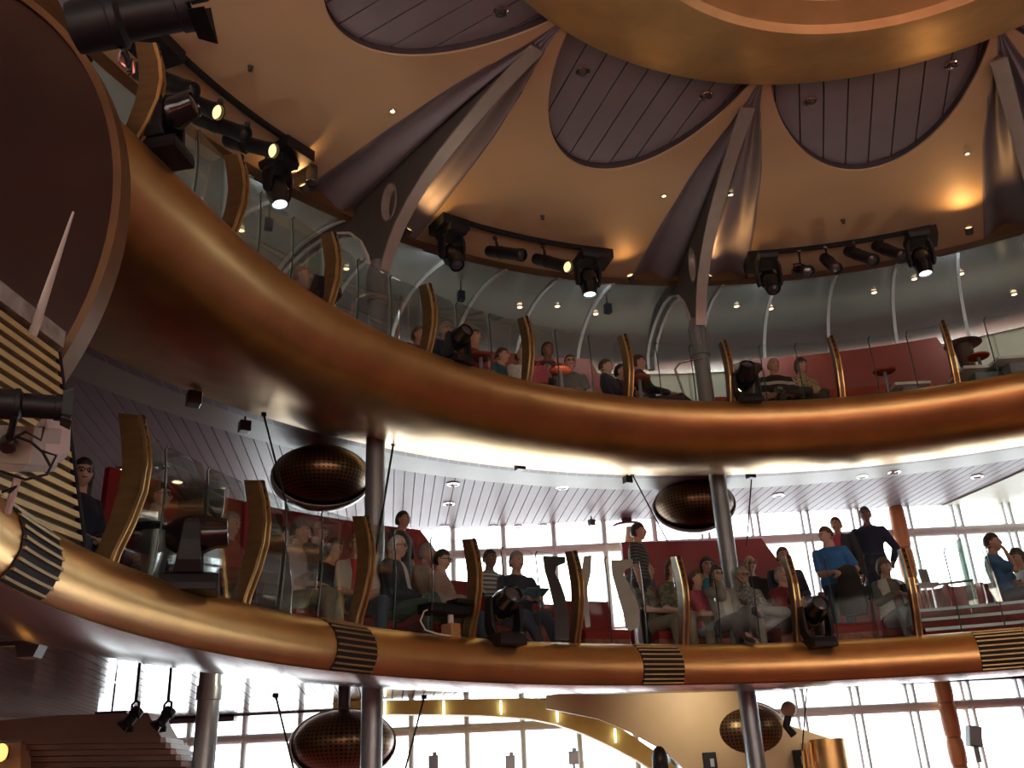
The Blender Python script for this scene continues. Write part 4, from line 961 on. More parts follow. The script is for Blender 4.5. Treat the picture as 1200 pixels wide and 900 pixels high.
for px, lab in (((157, 838), 'small black track spotlight under the lower balcony, left of the two beside the track bar'), ((195, 838), 'small black track spotlight under the lower balcony, right one near the short column')):
    P = at_y(px, 9.0); A, B = P + V((.04, -.0, .05)), P + V((-.02, -.08, -.08)); spot_can('track_spotlight', lab, A, B, .055, .045, V((P.x, P.y, 2.94)), True)
for px, lab in (((735, 616), 'mauve round disc lamp under the lilac boards above the standing man in stripes'), ((247, 584), 'plum round disc lamp under the boards above the person in the red fleece')):
    X = at_z(px, 5.66); r = thing('disc_lamp', lab, 'ceiling light', X); m = MB(); m.lathe([(.004, -.02), (.24, -.02), (.26, 0), (.24, .02), (.004, .03)], n=28, cap=False); obj('disc', m, mat('mauve_disc', (.20, .05, .09), .3), r); m = MB(); m.lathe([(.09, 0), (.09, 5.78 - X.z)], n=14); obj('stem', m, mat('mauve_disc', (.20, .05, .09)), r)
X = at_z((33, 752), 2.7); r = thing('ceiling_bracket', 'small dark wedge bracket with a bar under the lower balcony soffit at left', 'bracket', X); m = MB(); m.prism([V((-.10, 0, .03)), V((.10, 0, .03)), V((.05, 0, -.1)), V((-.06, 0, -.1))], (0, .12, 0)); m.box((-.3, .05, 0), (.5, .04, .03)); obj('wedge', m, STEELD, r, smooth=False); m = MB(); m.box((0, .05, .06), (.06, .06, .2)); obj('post', m, STEELD, r)
# cream soffit at the far right under the upper balcony
cs = [at_z(p, 5.768) for p in ((1070, 604), (1110, 590), (1150, 573), (1200, 551), (1290, 515), (1290, 585), (1200, 592))]
mb = MB(); mb.prism(cs, (0, 0, -.012)); o = obj('trim_4', mb, CREAMW, smooth=False); struct(o)
# bright round handrails on the upper balcony near the columns
for pts, lab in (([(803, 466), (791, 433), (797, 425), (810, 422), (822, 420)], 'pale curved handrail on the upper balcony left of the middle column'), ([(413, 355), (420, 348), (432, 345), (442, 345)], 'pale curved handrail on the upper balcony left of the left column'), ([(466, 399), (470, 348), (462, 346)], 'pale square handrail on the upper balcony right of the left column')):
    r = thing('handrail', lab, 'handrail', (0, 0, 0)); m = MB(); m.tube([at_r(p, 7.3) for p in pts], .018, 8); obj('rail', m, CHROME, r)
    P = at_r(pts[0], 7.3); m = MB(); m.tube([P, V((P.x, P.y, ZU))], .018, 8); obj('post', m, CHROME, r)
# white glossy tabletops catching light at the far right of the upper balcony
for px, w_, lab in (((890 + 175, 452), .30, 'white low tabletop on the upper balcony beside a bronze fin at right'), ((1155, 436), .5, 'white low tabletop on the upper balcony near the right picture edge'), ((1195, 425), .5, 'white low tabletop on the upper balcony cut by the right picture edge')):
    P = tpos(px, ZU, .42); r = thing('low_table', lab, 'table', P); m = MB(); m.box((0, 0, .40), (w_ * 1.6, w_, .04)); obj('tabletop', m, mat('white_top', (.8, .82, .8), .15, 0, .02, coat=.5), r, smooth=False); m = MB(); m.box((0, 0, .19), (w_ * .8, w_ * .4, .38)); obj('pedestal', m, STEEL, r, smooth=False)
# ================================================================== PEOPLE
SKIN = {'fair': mat('skin_fair', (.58, .36, .27), .5, 0, .06, 20), 'tan': mat('skin_tan', (.46, .26, .18), .5, 0, .06, 20), 'brown': mat('skin_brown', (.20, .10, .065), .5, 0, .06, 20)}
HAIR = {'grey': mat('hair_grey', (.30, .28, .26), .6, 0, .3, 40), 'white': mat('hair_white', (.62, .60, .56), .6, 0, .2, 40), 'dark': mat('hair_dark', (.022, .016, .013), .5, 0, .3, 40), 'brown': mat('hair_brown', (.09, .05, .03), .55, 0, .3, 40), 'light': mat('hair_light', (.24, .16, .09), .55, 0, .3, 40)}
LIPM = mat('lip_red_brown', (.24, .08, .07), .5); EYEM = mat('eye_dark', (.02, .018, .016), .15); EYEW = mat('eye_white', (.7, .68, .65), .3)
SHOEM = {'black': mat('shoe_black', (.02, .02, .022), .5), 'white': mat('shoe_white', (.65, .65, .62), .6), 'brown': mat('shoe_brown', (.12, .07, .04), .5)}
def cloth(name, col): return mat('cloth_' + name, col, .85, 0, .12, 25, sheen=.1)
def jit_mesh(mb, mats): return mb.mesh('tmp', mats)
# ---- head: one shaped surface (x forward, z up, origin at the middle of the skull), neck included
def head_mb(mi_eye=1, mi_white=2, mi_lip=3, mi_brow=4):
    m = MB(); n, k = 26, 20; vs = []
    for i in range(k + 1):
        th = PI * i / k
        for j in range(n):
            ph = 2 * PI * j / n - PI; d = V((math.sin(th) * math.cos(ph), math.sin(th) * math.sin(ph), math.cos(th)))
            x, y, z = d.x * .098, d.y * .077, d.z * .118
            if d.z < 0:                                   # jaw narrows, chin comes forward
                q = -d.z; y *= 1 - .32 * q; x = x * (1 - .18 * q) + .022 * q * (1 if d.x > 0 else .2)
            if d.x > 0:
                x += .024 * math.exp(-((d.y / .16) ** 2) - ((d.z + .10) / .17) ** 2)         # nose
                x += .007 * math.exp(-((d.y / .5) ** 2) - ((d.z - .22) / .10) ** 2)            # brow
                x -= .008 * math.exp(-(((abs(d.y) - .38) / .16) ** 2) - ((d.z - .06) / .12) ** 2)  # eye sockets
                x += .006 * math.exp(-((d.y / .3) ** 2) - ((d.z + .42) / .10) ** 2)            # mouth
                x += .010 * math.exp(-((d.y / .3) ** 2) - ((d.z + .80) / .14) ** 2)            # chin
            vs.append(V((x, y, z)))
    fs = []
    for i in range(k):
        for j in range(n):
            j2 = (j + 1) % n; fs.append((i * n + j, (i + 1) * n + j, (i + 1) * n + j2, i * n + j2))
    m.add(vs, fs)
    for s in (-1, 1):
        m.ell((.083, .031 * s, .006), (.013, .016, .0105), 8, 6, mi=mi_white); m.ell((.0905, .031 * s, .006), (.008, .0095, .0095), 8, 6, mi=mi_eye)
        m.ell((.091, .032 * s, .027), (.008, .022, .006), 8, 5, mi=mi_brow)
        m.ell((-.005, .078 * s, -.005), (.020, .009, .032), 8, 6, Matrix.Rotation(.3 * s, 3, 'Z'))
    m.ell((.099, 0, -.050), (.008, .026, .0075), 8, 5, mi=mi_lip)
    m.cap((-.012, 0, -.06), (-.03, 0, -.185), .052, .058, 12)
    return m
HEAD = head_mb()
def hair_mb(style):
    m = MB(); n, k = 26, 18; vs = []
    for i in range(k + 1):
        th = PI * i / k
        for j in range(n):
            ph = 2 * PI * j / n - PI; d = V((math.sin(th) * math.cos(ph), math.sin(th) * math.sin(ph), math.cos(th)))
            back = -d.x; grow = 1.10
            line = .42 if style != 'fringe' else .28           # hairline height at the brow
            low = {'short': -.35, 'bald': -.30, 'bob': -.85, 'long': -.9, 'fringe': -.75, 'crop': -.25}.get(style, -.35)
            lim = line * max(0, min(1, (d.x + .25) / .7)) + low * max(0, min(1, (.45 - d.x) / .7))
            face = d.z < lim
            if style == 'bald' and d.z > .25 + .2 * back: face = True
            g = grow if not face else .86
            if not face and style in ('bob', 'long', 'fringe'): g = 1.16
            wob = 1 + .025 * math.sin(7 * ph + 3 * th) * (0 if face else 1)
            vs.append(V((d.x * .098 * g * wob - .004, d.y * .079 * g * wob, d.z * .120 * g * wob)))
    fs = []
    for i in range(k):
        for j in range(n):
            j2 = (j + 1) % n; fs.append((i * n + j, (i + 1) * n + j, (i + 1) * n + j2, i * n + j2))
    m.add(vs, fs)
    if style in ('long', 'bob'):
        e = -.24 if style == 'long' else -.13
        rg = []
        for (z, rx, ry, ox) in ((.04, .085, .088, -.02), (-.05, .07, .092, -.03), (-.12, .06, .095, -.04), (e, .04, .085, -.05)):
            rg.append([V((ox + (rx if math.cos(a) < 0 else .012) * math.cos(a), ry * math.sin(a), z)) for a in [2 * PI * q / 16 for q in range(16)]])
        m.loft(rg)
    return m
HAIRMB = {s: hair_mb(s) for s in ('short', 'bald', 'bob', 'long', 'fringe', 'crop')}
# ---- hand: palm, four unequal curled fingers and a side thumb (x = along the forearm, z = back of the hand, left hand)
def hand_raw(curl):
    m = MB(); m.ell((.045, 0, 0), (.055, .040, .016), 12, 8); m.cap((-.02, 0, 0), (.02, 0, 0), .024, .026)
    for y, L, sp in ((.030, .066, .10), (.010, .074, .03), (-.011, .068, -.04), (-.030, .054, -.12)):
        p = V((.088 - abs(y) * .25, y, 0)); a = 0.0
        for q, f in enumerate((.42, .33, .25)):
            a += curl; d = V((math.cos(a) * math.cos(sp), math.cos(a) * math.sin(sp), -math.sin(a))); t = p + d * L * f
            m.cap(p, t, .0095 - .001 * q, .0085 - .001 * q, 8); p = t
    p = V((.02, .030, -.004))
    for d, L, r in ((V((.62, .72, -.3)), .045, .012), (V((.85, .38, -.38)), .032, .0105), (V((.95, .1, -.35)), .024, .009)):
        t = p + d.normalized() * L; m.cap(p, t, r, r * .92, 8); p = t
    return m
# ---- batch voxel union of overlapping limbs into one continuous surface
def fuse(jobs, vox, smooth):
    """jobs: list of MB -> list of meshes"""
    obs = []
    for mb in jobs:
        me = bpy.data.meshes.new('limbs'); me.from_pydata([tuple(v) for v in mb.v], [], mb.f); fixn(me); o = bpy.data.objects.new('limbs', me); COL.objects.link(o)
        r = o.modifiers.new('r', 'REMESH'); r.mode = 'VOXEL'; r.voxel_size = vox; r.adaptivity = 0
        s = o.modifiers.new('s', 'SMOOTH'); s.factor = .5; s.iterations = smooth; obs.append(o)
    dg = bpy.context.evaluated_depsgraph_get(); dg.update(); out = []
    for o in obs: out.append(bpy.data.meshes.new_from_object(o.evaluated_get(dg)))
    for o in obs:
        me = o.data; bpy.data.objects.remove(o); bpy.data.meshes.remove(me)
    return out
hm = fuse([hand_raw(.22), hand_raw(.62)], .0065, 2)
def me_data(me): return [v.co.copy() for v in me.vertices], [tuple(p.vertices) for p in me.polygons]
HANDS = {'open': me_data(hm[0]), 'grip': me_data(hm[1])}
def ik(A, T, l1, l2, pole):
    d = T - A; L = min(d.length, (l1 + l2) * .995); d.normalize(); T = A + d * L
    x = (l1 * l1 - l2 * l2 + L * L) / (2 * L); h = math.sqrt(max(0, l1 * l1 - x * x)); pole = (pole - d * pole.dot(d)).normalized()
    return A + d * x + pole * h, T
PEOPLE = []
def person(label, px, floor, face, hair='short', hc='dark', skin='fair', top=None, jacket=None, bottom=None, legs='normal', arms='lap', sleeve='short', glasses=False, shoe='black', stand=False, slouch=0.0, turn=0.0, nod=0.0, s=1.05, lean=0.0, belly=.0, group=None, female=False, tilt=0.0, hold=None, bag=False, seat=None):
    PEOPLE.append(dict(locals()))
def build_pose(P):
    st = P['stand']; hip = .90 if st else (P['seat'] or .43)
    sl = P['slouch']; ln = -sl * .5 + P['lean']
    Rl = Matrix.Rotation(ln, 3, 'Y')                       # + leans forward
    H = V((0, 0, hip))
    def T(x, y, z): return H + Rl @ V((x, y, z))
    J = {'hip': H}
    sh = .165 if P['female'] else .19
    J['chest'] = T(0, 0, .37); J['neck'] = T(.01, 0, .545); J['head'] = T(.035, 0, .678) + V((.02 * sl, 0, 0))
    for q, s in (('l', 1), ('r', -1)):
        J['sh' + q] = T(0, s * (sh - .012), .452)
    fz = 0.0
    # legs
    for q, s in (('l', 1), ('r', -1)):
        h = H + V((0, .088 * s, -.01))
        if st: k, a = h + V((.03, .015 * s, -.42)), V((-.02 if s > 0 else .04, .115 * s, .085))
        else:
            k, a = h + V((.43, (.05 if P['legs'] != 'wide' else .12) * s, .03)), V((.46 if s > 0 else .40, .10 * s if P['legs'] != 'wide' else .2 * s, .085))
            if P['legs'] == 'out': a = V((.68, .10 * s, .085)); k = h + V((.42, .04 * s, .0))
            if P['legs'] == 'cross' and s > 0: k = h + V((.42, -.06, .12)); a = k + V((.22, -.20, -.32))
            if P['legs'] == 'figure4' and s > 0: k = h + V((.38, .18, .13)); a = V((.47, -.18, hip + .13))
        J['hp' + q], J['kn' + q], J['an' + q] = h, k, a
    W = {'lap': ((.30, .06, .10), (.30, -.06, .11)), 'folded': ((.20, -.12, .22), (.22, .12, .19)), 'chin': ((.32, .06, .10), (.17, -.04, .52)), 'hold': ((.33, .12, .20), (.33, -.12, .20)), 'high': ((.30, .08, .34), (.30, -.08, .34)), 'side': ((.28, .20, .06), (.28, -.20, .06)), 'rest': ((.24, .30, .10), (.30, -.08, .10)), 'down': ((.06, .27, -.10), (.06, -.27, -.10)), 'clasp': ((.30, .02, .12), (.32, -.02, .14)), 'armcoat': ((.24, .16, .15), (.27, .05, .17)), 'pocket': ((.10, .24, -.02), (.14, -.30, .10))}[P['arms']]
    for q, s, w in (('l', 1, W[0]), ('r', -1, W[1])):
        A = J['sh' + q]; tgt = T(*w) if not st else T(*w)
        e, t = ik(A, tgt, .30, .265, V((-.25, .55 * s, -.8)))
        J['el' + q], J['wr' + q] = e, t
    return J
def torso_rings(P, J, extra, z0, z1, n=18):
    st = P['stand']; H = J['hip']; Rl = Matrix.Rotation(-P['slouch'] * .5 + P['lean'], 3, 'Y'); fem = P['female']; b = P['belly']
    tab = [(-.10, .10, .15, 0), (-.03, .125, .178, 0), (.06, .12, .168, .01), (.15, .108, .148 if not fem else .135, .01), (.26, .112, .158, .008), (.36, .118, .175, .004), (.44, .105, .185 if not fem else .165, 0), (.49, .080, .165 if not fem else .145, 0), (.525, .058, .10, 0), (.55, .045, .055, .005)]
    rg = []
    for z, rx, ry, ox in tab:
        if z < z0 or z > z1: continue
        bb = b * math.exp(-((z - .13) / .13) ** 2)
        if fem and .26 < z < .42: bb += .022
        c = V((ox + bb * .7, 0, z)); R = Rl if z > -.02 else Matrix.Identity(3)
        rg.append([H + R @ (c + V(((rx + extra + bb * .5) * math.cos(2 * PI * k / n), (ry + extra + bb * .3) * math.sin(2 * PI * k / n), 0))) for k in range(n)])
    return rg
def assemble():
    bodies, tops, bots, jacks = [], [], [], []
    for P in PEOPLE:
        J = build_pose(P); P['J'] = J
        m = MB(); m.loft(torso_rings(P, J, 0, -1, 1)); m.cap(J['neck'] - V((0, 0, .05)), J['neck'] + (J['head'] - J['neck']) * .6, .058, .052, 12)
        for q in 'lr':
            m.cap(J['sh' + q], J['el' + q], .052, .042); m.cap(J['el' + q], J['wr' + q], .042, .028)
            m.cap(J['hp' + q], J['kn' + q], .085, .060); m.cap(J['kn' + q], J['an' + q], .056, .038)
            f = V((1, 0, 0)); m.cap(J['an' + q], J['an' + q] + f * .10 - V((0, 0, .045)), .036, .03)
        bodies.append(m)
        def shirt(extra, sleeve):
            t = MB(); t.loft(torso_rings(P, J, extra, -.09, .53))
            for q in 'lr':
                a, e, w = J['sh' + q], J['el' + q], J['wr' + q]
                if sleeve == 'short': t.cap(a, a.lerp(e, .72), .058 + extra, .056 + extra)
                elif sleeve == 'long': t.cap(a, e, .055 + extra, .046 + extra); t.cap(e, e.lerp(w, .94), .046 + extra, .033 + extra)
                else: t.cap(a, a.lerp(e, .1), .055 + extra, .05 + extra)
            return t
        tops.append(shirt(.012, P['sleeve'] if not P['jacket'] else 'short'))
        if P['jacket']: jacks.append((P, shirt(.026, 'long')))
        b = MB(); b.loft(torso_rings(P, J, .012 if not P['jacket'] else .01, -.2, .07))
        for q in 'lr': b.cap(J['hp' + q], J['kn' + q], .098, .073); b.cap(J['kn' + q], J['an' + q].lerp(J['kn' + q], .08), .070, .056)
        bots.append(b)
    B = fuse(bodies, .018, 4); Tm = fuse(tops, .018, 3); Bm = fuse(bots, .018, 3); Jm = fuse([x[1] for x in jacks], .018, 3)
    for (P, _), me in zip(jacks, Jm): P['jm'] = me
    for P, bm_, tm_, btm in zip(PEOPLE, B, Tm, Bm):
        J = P['J']; s = P['s']; X = P['root']
        rt = thing('person', P['label'], 'person', X, P['psi'], P['group']); rt.scale = (s, s, s); P['obj'] = rt
        m = MB(); v, f = me_data(bm_); m.add(v, f)
        hr = Matrix.Rotation(P['turn'], 3, 'Z') @ Matrix.Rotation(P['nod'], 3, 'Y') @ Matrix.Rotation(P['tilt'], 3, 'X'); hc = J['head']
        k = len(m.v); m.v += [hc + hr @ x for x in HEAD.v]; m.f += [[i + k for i in fc] for fc in HEAD.f]; m.m += list(HEAD.m)
        for q, sg in (('l', 1), ('r', -1)):
            w = J['wr' + q]; x = (w - J['el' + q]).normalized()
            up = V((0, 0, 1)) if abs(x.z) < .8 else V((1, 0, 0))
            if P['arms'] == 'chin' and q == 'r': up = V((1, 0, 0))
            y = up.cross(x).normalized(); z = x.cross(y); R = Matrix((x, y, z)).transposed()
            hv, hf = HANDS['grip' if P['arms'] in ('hold', 'high', 'chin', 'armcoat') or P['hold'] else 'open']
            flip = sg > 0                                 # thumb points to the body's midline for palms down
            vv = [w + R @ V((p.x, -p.y if flip else p.y, p.z)) for p in hv]
            m.add(vv, hf if not flip else [tuple(reversed(t)) for t in hf])
        me = m.mesh('body', [SKIN[P['skin']], EYEM, EYEW, LIPM, HAIR[P['hc']]]); o = obj('body', me, None, rt, ang=80)
        h = MB(); hm_ = HAIRMB[P['hair']]; h.add([hc + hr @ x for x in hm_.v], hm_.f); obj('hair', h, HAIR[P['hc']], rt, ang=80)
        tm_.materials.clear(); tm_.materials.append(P['top']); obj('shirt', tm_, None, rt, ang=80)
        btm.materials.clear(); btm.materials.append(P['bottom']); obj('trousers', btm, None, rt, ang=80)
        if P['jacket']:
            jm = P['jm']; jm.materials.clear(); jm.materials.append(P['jacket']); obj('jacket', jm, None, rt, ang=80)
        for q in 'lr':
            a = J['an' + q]; sh = MB(); d = V((1, 0, -.08 if not (P['legs'] in ('cross', 'figure4') and q == 'l') else -.35)).normalized(); sd = V((0, 1, 0)); up = d.cross(sd)
            rg = []
            for t, w_, hh, zz in ((-.07, .030, .035, -.03), (-.05, .040, .055, -.02), (.02, .043, .06, -.025), (.08, .046, .045, -.042), (.15, .044, .034, -.052), (.19, .028, .02, -.06)):
                c = a + d * t + up * zz; rg.append([c + sd * (w_ * math.cos(2 * PI * k / 12)) + up * (hh * max(-.6, math.sin(2 * PI * k / 12))) for k in range(12)])
            sh.loft(rg); obj('shoe', sh, SHOEM[P['shoe']], rt)
        if P['glasses']:
            g = MB()
            for sy in (-1, 1):
                g.tube([hc + hr @ V((.106, .031 * sy + .021 * math.cos(a), .006 + .017 * math.sin(a))) for a in [2 * PI * k / 12 for k in range(13)]], .0034, 5)
                g.tube([hc + hr @ V((.104, .052 * sy, .01)), hc + hr @ V((.0, .082 * sy, .012))], .0032, 5)
            g.tube([hc + hr @ V((.108, -.010, .01)), hc + hr @ V((.108, .010, .01))], .0034, 5); obj('glasses', g, BLACKG, rt)
def place_all():
    for P in PEOPLE:
        s = P['s']; J = build_pose(P); ht = J['head'] + V((0, 0, .125))
        X = at_z(P['px'], P['floor'] + ht.z * s)
        psi = toC(X) if P['face'] is None else R_(P['face']); P['psi'] = psi + R_(P.get('yaw', 0) or 0)
        off = Matrix.Rotation(psi, 3, 'Z') @ V((ht.x * s, 0, 0)); P['root'] = V((X.x - off.x, X.y - off.y, P['floor']))
c_ = cloth
NAVY = c_('navy', (.012, .018, .045)); JEANS = c_('denim', (.05, .085, .15)); JEANSL = c_('pale_denim', (.22, .30, .36)); KHAKI = c_('khaki', (.24, .21, .15)); BLK = c_('black', (.012, .012, .014)); GREYC = c_('grey', (.16, .16, .16)); GREYL = c_('pale_grey', (.36, .36, .35)); WHT = c_('white', (.62, .62, .60)); REDC = c_('red_fleece', (.42, .045, .055)); GREEN = c_('bottle_green', (.045, .10, .085)); PINKB = c_('dusty_pink', (.42, .29, .25)); TURQ = c_('turquoise', (.03, .28, .34)); BLUEP = c_('bright_blue', (.03, .16, .42)); BURG = c_('burgundy', (.20, .012, .03)); PINK = c_('pink', (.55, .10, .16)); TEAL = c_('teal', (.04, .13, .16)); BEIGE = c_('beige', (.40, .32, .25)); DKGREY = c_('charcoal', (.05, .052, .055))
M1, M2, UP1 = ZL, ZL + TIER, ZU
person('person with long dark hair and glasses in a navy top beside the striped louvre screen', (99, 538), M1, -35, 'long', 'dark', top=NAVY, bottom=JEANS, sleeve='long', glasses=True, female=True, turn=-.3)
person('person in glasses and a pale blue shirt behind the tapered dark table at left', (189, 566), M1, -5, 'short', 'dark', top=twotone('check_pale_blue', (.30, .36, .40), (.45, .50, .52), 'stripes', .5, freq=24), bottom=DKGREY, sleeve='short', glasses=True)
person('grey haired person in a red fleece holding a pale walking stick', (271, 601), M1, -20, 'bob', 'grey', top=REDC, bottom=BLK, sleeve='long', arms='clasp', female=True, hold=True, slouch=.3)
person('man in a white tee with folded arms, wristwatch and khaki trousers', (352, 610), M1, -5, 'crop', 'brown', top=WHT, bottom=KHAKI, arms='folded', lean=.05)
person('man in glasses and a dark grey shirt behind the man in the white tee', (373, 610), M2, -15, 'bald', 'brown', 'tan', top=GREYC, bottom=DKGREY, glasses=True)
person('dark haired person half hidden behind the smoked divider left of the white tee', (333, 617), M2, -15, 'short', 'dark', 'tan', top=BURG, bottom=BLK)
person('dark haired person bending forward in a black top beside the white tee', (392, 630), M1, -25, 'bob', 'dark', 'tan', top=BLK, bottom=KHAKI, sleeve='long', lean=.28, nod=.25, legs='cross', slouch=.0)
person('person in a red vest over a white top looking out between two men', (419, 625), M1, -60, 'short', 'light', top=twotone('white_red_front', (.60, .58, .55), (.50, .04, .04), 'front', .085), bottom=JEANS, arms='lap', sleeve='short', glasses=True, female=True)
person('white haired man in a navy jacket over a white shirt with green trousers', (466, 628), M1, -15, 'short', 'white', top=WHT, jacket=twotone('navy_open', (.012, .018, .045), (.60, .60, .58), 'front', .055), bottom=GREEN, arms='lap', glasses=True, belly=.06, legs='cross', shoe='brown')
person('dark haired person in a dusty pink shirt reading a dark tablet', (518, 644), M1, -20, 'short', 'dark', top=PINKB, bottom=JEANS, sleeve='long', arms='hold', glasses=True, female=True, nod=.15, hold=True)
person('grey haired person in beige just behind the reader with the dark tablet', (500, 637), M2 - .1, -20, 'short', 'grey', 'tan', top=BEIGE, bottom=KHAKI)
person('head of a dark haired person peeping over the left red partition', (472, 599), ZL + TIER + .05, -25, 'short', 'dark', 'tan', top=BLK, bottom=BLK, stand=True, arms='down', s=.98)
person('man in a grey and white striped polo seated behind the bronze fin', (574, 644), M2 - .05, -50, 'crop', 'dark', 'brown', top=twotone('stripe_white_grey', (.52, .52, .50), (.10, .11, .12), 'stripes', .55, freq=18), bottom=JEANS)
person('grey haired man in a navy polo with blue chest stripe holding a blue tablet', (605, 646), M1, -62, 'short', 'grey', top=twotone('navy_blue_band', (.015, .022, .05), (.06, .16, .28), 'stripes', .62, freq=2.6), bottom=JEANS, arms='hold', legs='out', hold=True, belly=.03, turn=.1)
person('standing man in a dark striped shirt behind the right red partition', (747, 613), ZL + .12, -20, 'short', 'dark', 'tan', top=twotone('dark_stripe', (.025, .025, .03), (.12, .11, .10), 'stripes', .6, freq=22), bottom=BLK, stand=True, arms='down', s=1.0)
person('bald man in a camouflage shirt behind the pale green divider', (757, 659), M1, -45, 'bald', 'grey', 'tan', top=twotone('camo', (.10, .10, .08), (.22, .20, .15), 'noise', .5, freq=14), bottom=KHAKI, slouch=.2)
person('person with a dark cap of hair in grey just behind the bald man in camouflage', (749, 648), M2, -50, 'crop', 'brown', 'tan', top=GREYC, bottom=DKGREY)
person('person with wavy brown hair in olive beside a bronze fin, right of the bald man', (787, 656), M1, -60, 'bob', 'brown', 'fair', top=twotone('olive_blotch', (.09, .10, .06), (.20, .19, .14), 'noise', .5, freq=16), bottom=KHAKI, female=True)
person('dark haired person in a turquoise top in the back row right of a bronze fin', (827, 653), M2 - .05, -85, 'long', 'dark', 'tan', top=TURQ, bottom=JEANS, sleeve='long', female=True)
person('woman in a pale grey cardigan and black trousers with a hand near her chin', (838, 663), M1, -70, 'long', 'dark', top=twotone('grey_open', (.34, .34, .33), (.62, .60, .58), 'front', .06), bottom=BLK, sleeve='long', arms='chin', legs='cross', female=True, slouch=.45, glasses=True, seat=.36, s=.97)
person('person in a pink top and faded jeans with white shoe behind a bronze fin', (815, 668), M1, -40, 'short', 'brown', top=PINK, bottom=JEANSL, legs='cross', shoe='white', slouch=.4, female=True, seat=.36, s=.97)
person('man in glasses and a speckled grey shirt, hand at chin, grey trousers', (868, 664), M1, -75, 'crop', 'grey', 'tan', top=twotone('speckle_grey', (.20, .21, .21), (.42, .42, .41), 'noise', .52, freq=30), bottom=GREYL, sleeve='long', arms='chin', glasses=True, legs='figure4', slouch=.4, seat=.37, s=1.0)
person('bald man in a black jumper behind the man in speckled grey', (877, 651), M2 - .1, -80, 'bald', 'grey', 'tan', top=BLK, bottom=BLK, sleeve='long', glasses=True)
person('woman in a burgundy jumper with her head tipped back beside a slotted fin', (914, 664), M1, -80, 'short', 'grey', top=BURG, bottom=BLK, sleeve='long', female=True, nod=-.35, slouch=.5, seat=.38, s=1.0)
person('grey haired person in a dark blue jacket behind the burgundy jumper', (916, 641), M2 - .1, -85, 'short', 'brown', 'tan', top=NAVY, bottom=BLK, sleeve='long')
person('standing man in a bright blue polo holding a black jacket over his arm', (966, 617), M1, 238, 'crop', 'brown', top=BLUEP, bottom=c_('dark_navy_trouser', (.02, .035, .07)), stand=True, arms='armcoat', lean=.10, belly=.05, s=1.0, turn=-.65, nod=.15)
person('standing man in a pink shirt and open dark jacket behind the blue polo', (978, 606), ZL + .45, 230, 'short', 'brown', 'tan', top=PINK, jacket=twotone('dark_open', (.02, .024, .03), (.50, .07, .12), 'front', .06), bottom=DKGREY, stand=True, arms='down', s=.97)
person('tall standing man in a dark navy hooded jacket against the window', (1012, 594), ZL + .45, 250, 'crop', 'dark', 'brown', top=NAVY, bottom=c_('indigo', (.02, .022, .05)), sleeve='long', stand=True, arms='pocket', s=1.04)
person('person with a brown bob, white waistcoat and pale jeans holding a camera', (1034, 654), M1, -85, 'fringe', 'brown', 'tan', top=GREYC, jacket=None, bottom=JEANSL, arms='hold', female=True, legs='cross', slouch=.4, seat=.37, s=1.0, sleeve='long', turn=.2, hold=True)
person('man in a blue tee resting his chin by the window at right', (1160, 625), ZL + .15, -40, 'crop', 'dark', 'tan', top=c_('mid_blue', (.05, .14, .30)), bottom=JEANS, arms='chin', slouch=.1)
person('dark haired person in a white jacket and black skirt at the right picture edge', (1190, 643), M1, 200, 'bob', 'dark', 'tan', top=GREYC, jacket=WHT, bottom=BLK, female=True, lean=.18, nod=.2, slouch=.2)
person('dark haired head below the lower balcony in front of the tan partition', (772, 876), .36, 80, 'bob', 'dark', 'tan', top=BLK, bottom=BLK, stand=True, arms='down', s=.97)
U = UP1
person('sandy haired person in dark blue beside the black light hood on the upper balcony', (355, 313), U, -10, 'short', 'light', top=NAVY, bottom=BLK)
person('person in maroon seated behind glass left of a bronze fin on the upper balcony', (491, 383), U, -30, 'short', 'brown', 'tan', top=BURG, bottom=BLK)
person('grey haired man in dark glasses and navy jacket behind the upper moving head', (523, 377), U, -35, 'short', 'grey', 'tan', top=NAVY, bottom=BLK, sleeve='long', glasses=True)
person('dark haired person with white trousers right of the man in dark glasses', (556, 386), U, -45, 'short', 'dark', 'tan', top=BURG, bottom=WHT, legs='out', female=True)
person('person in a teal top in profile on the upper balcony', (588, 408), U, -20, 'crop', 'brown', top=TEAL, bottom=GREYC, s=1.0)
person('person in a white shirt beside a bronze fin on the upper balcony', (611, 408), U, -45, 'bald', 'brown', 'tan', top=WHT, bottom=GREYC, s=1.0)
person('dark haired head in the back row above the brick red partition', (641, 401), U + .30, -70, 'short', 'dark', 'brown', top=BURG, bottom=BLK, s=1.08)
person('person in black seen beside the red bag on the upper balcony', (641, 424), U, -110, 'bob', 'dark', 'tan', top=BLK, bottom=BLK, s=.98, slouch=.3)
person('man in glasses with a grey jumper and white trousers on the upper balcony', (667, 416), U, -80, 'short', 'brown', top=GREYC, bottom=WHT, glasses=True, s=1.0, slouch=.2, sleeve='long')
person('man in a navy jumper and khaki trousers lying back on the upper balcony', (709, 421), U, -20, 'crop', 'brown', top=NAVY, bottom=KHAKI, legs='out', s=1.0, slouch=.5, sleeve='long')
person('person reading a white paper between two reclining men on the upper balcony', (727, 427), U, -30, 'short', 'dark', 'tan', top=BLK, bottom=BLK, arms='high', s=1.0, slouch=.2, hold=True)
person('man in black with crossed legs left of the middle column on the upper balcony', (747, 416), U, -10, 'short', 'dark', 'tan', top=BLK, bottom=BLK, legs='cross', slouch=.4, sleeve='long', shoe='black')
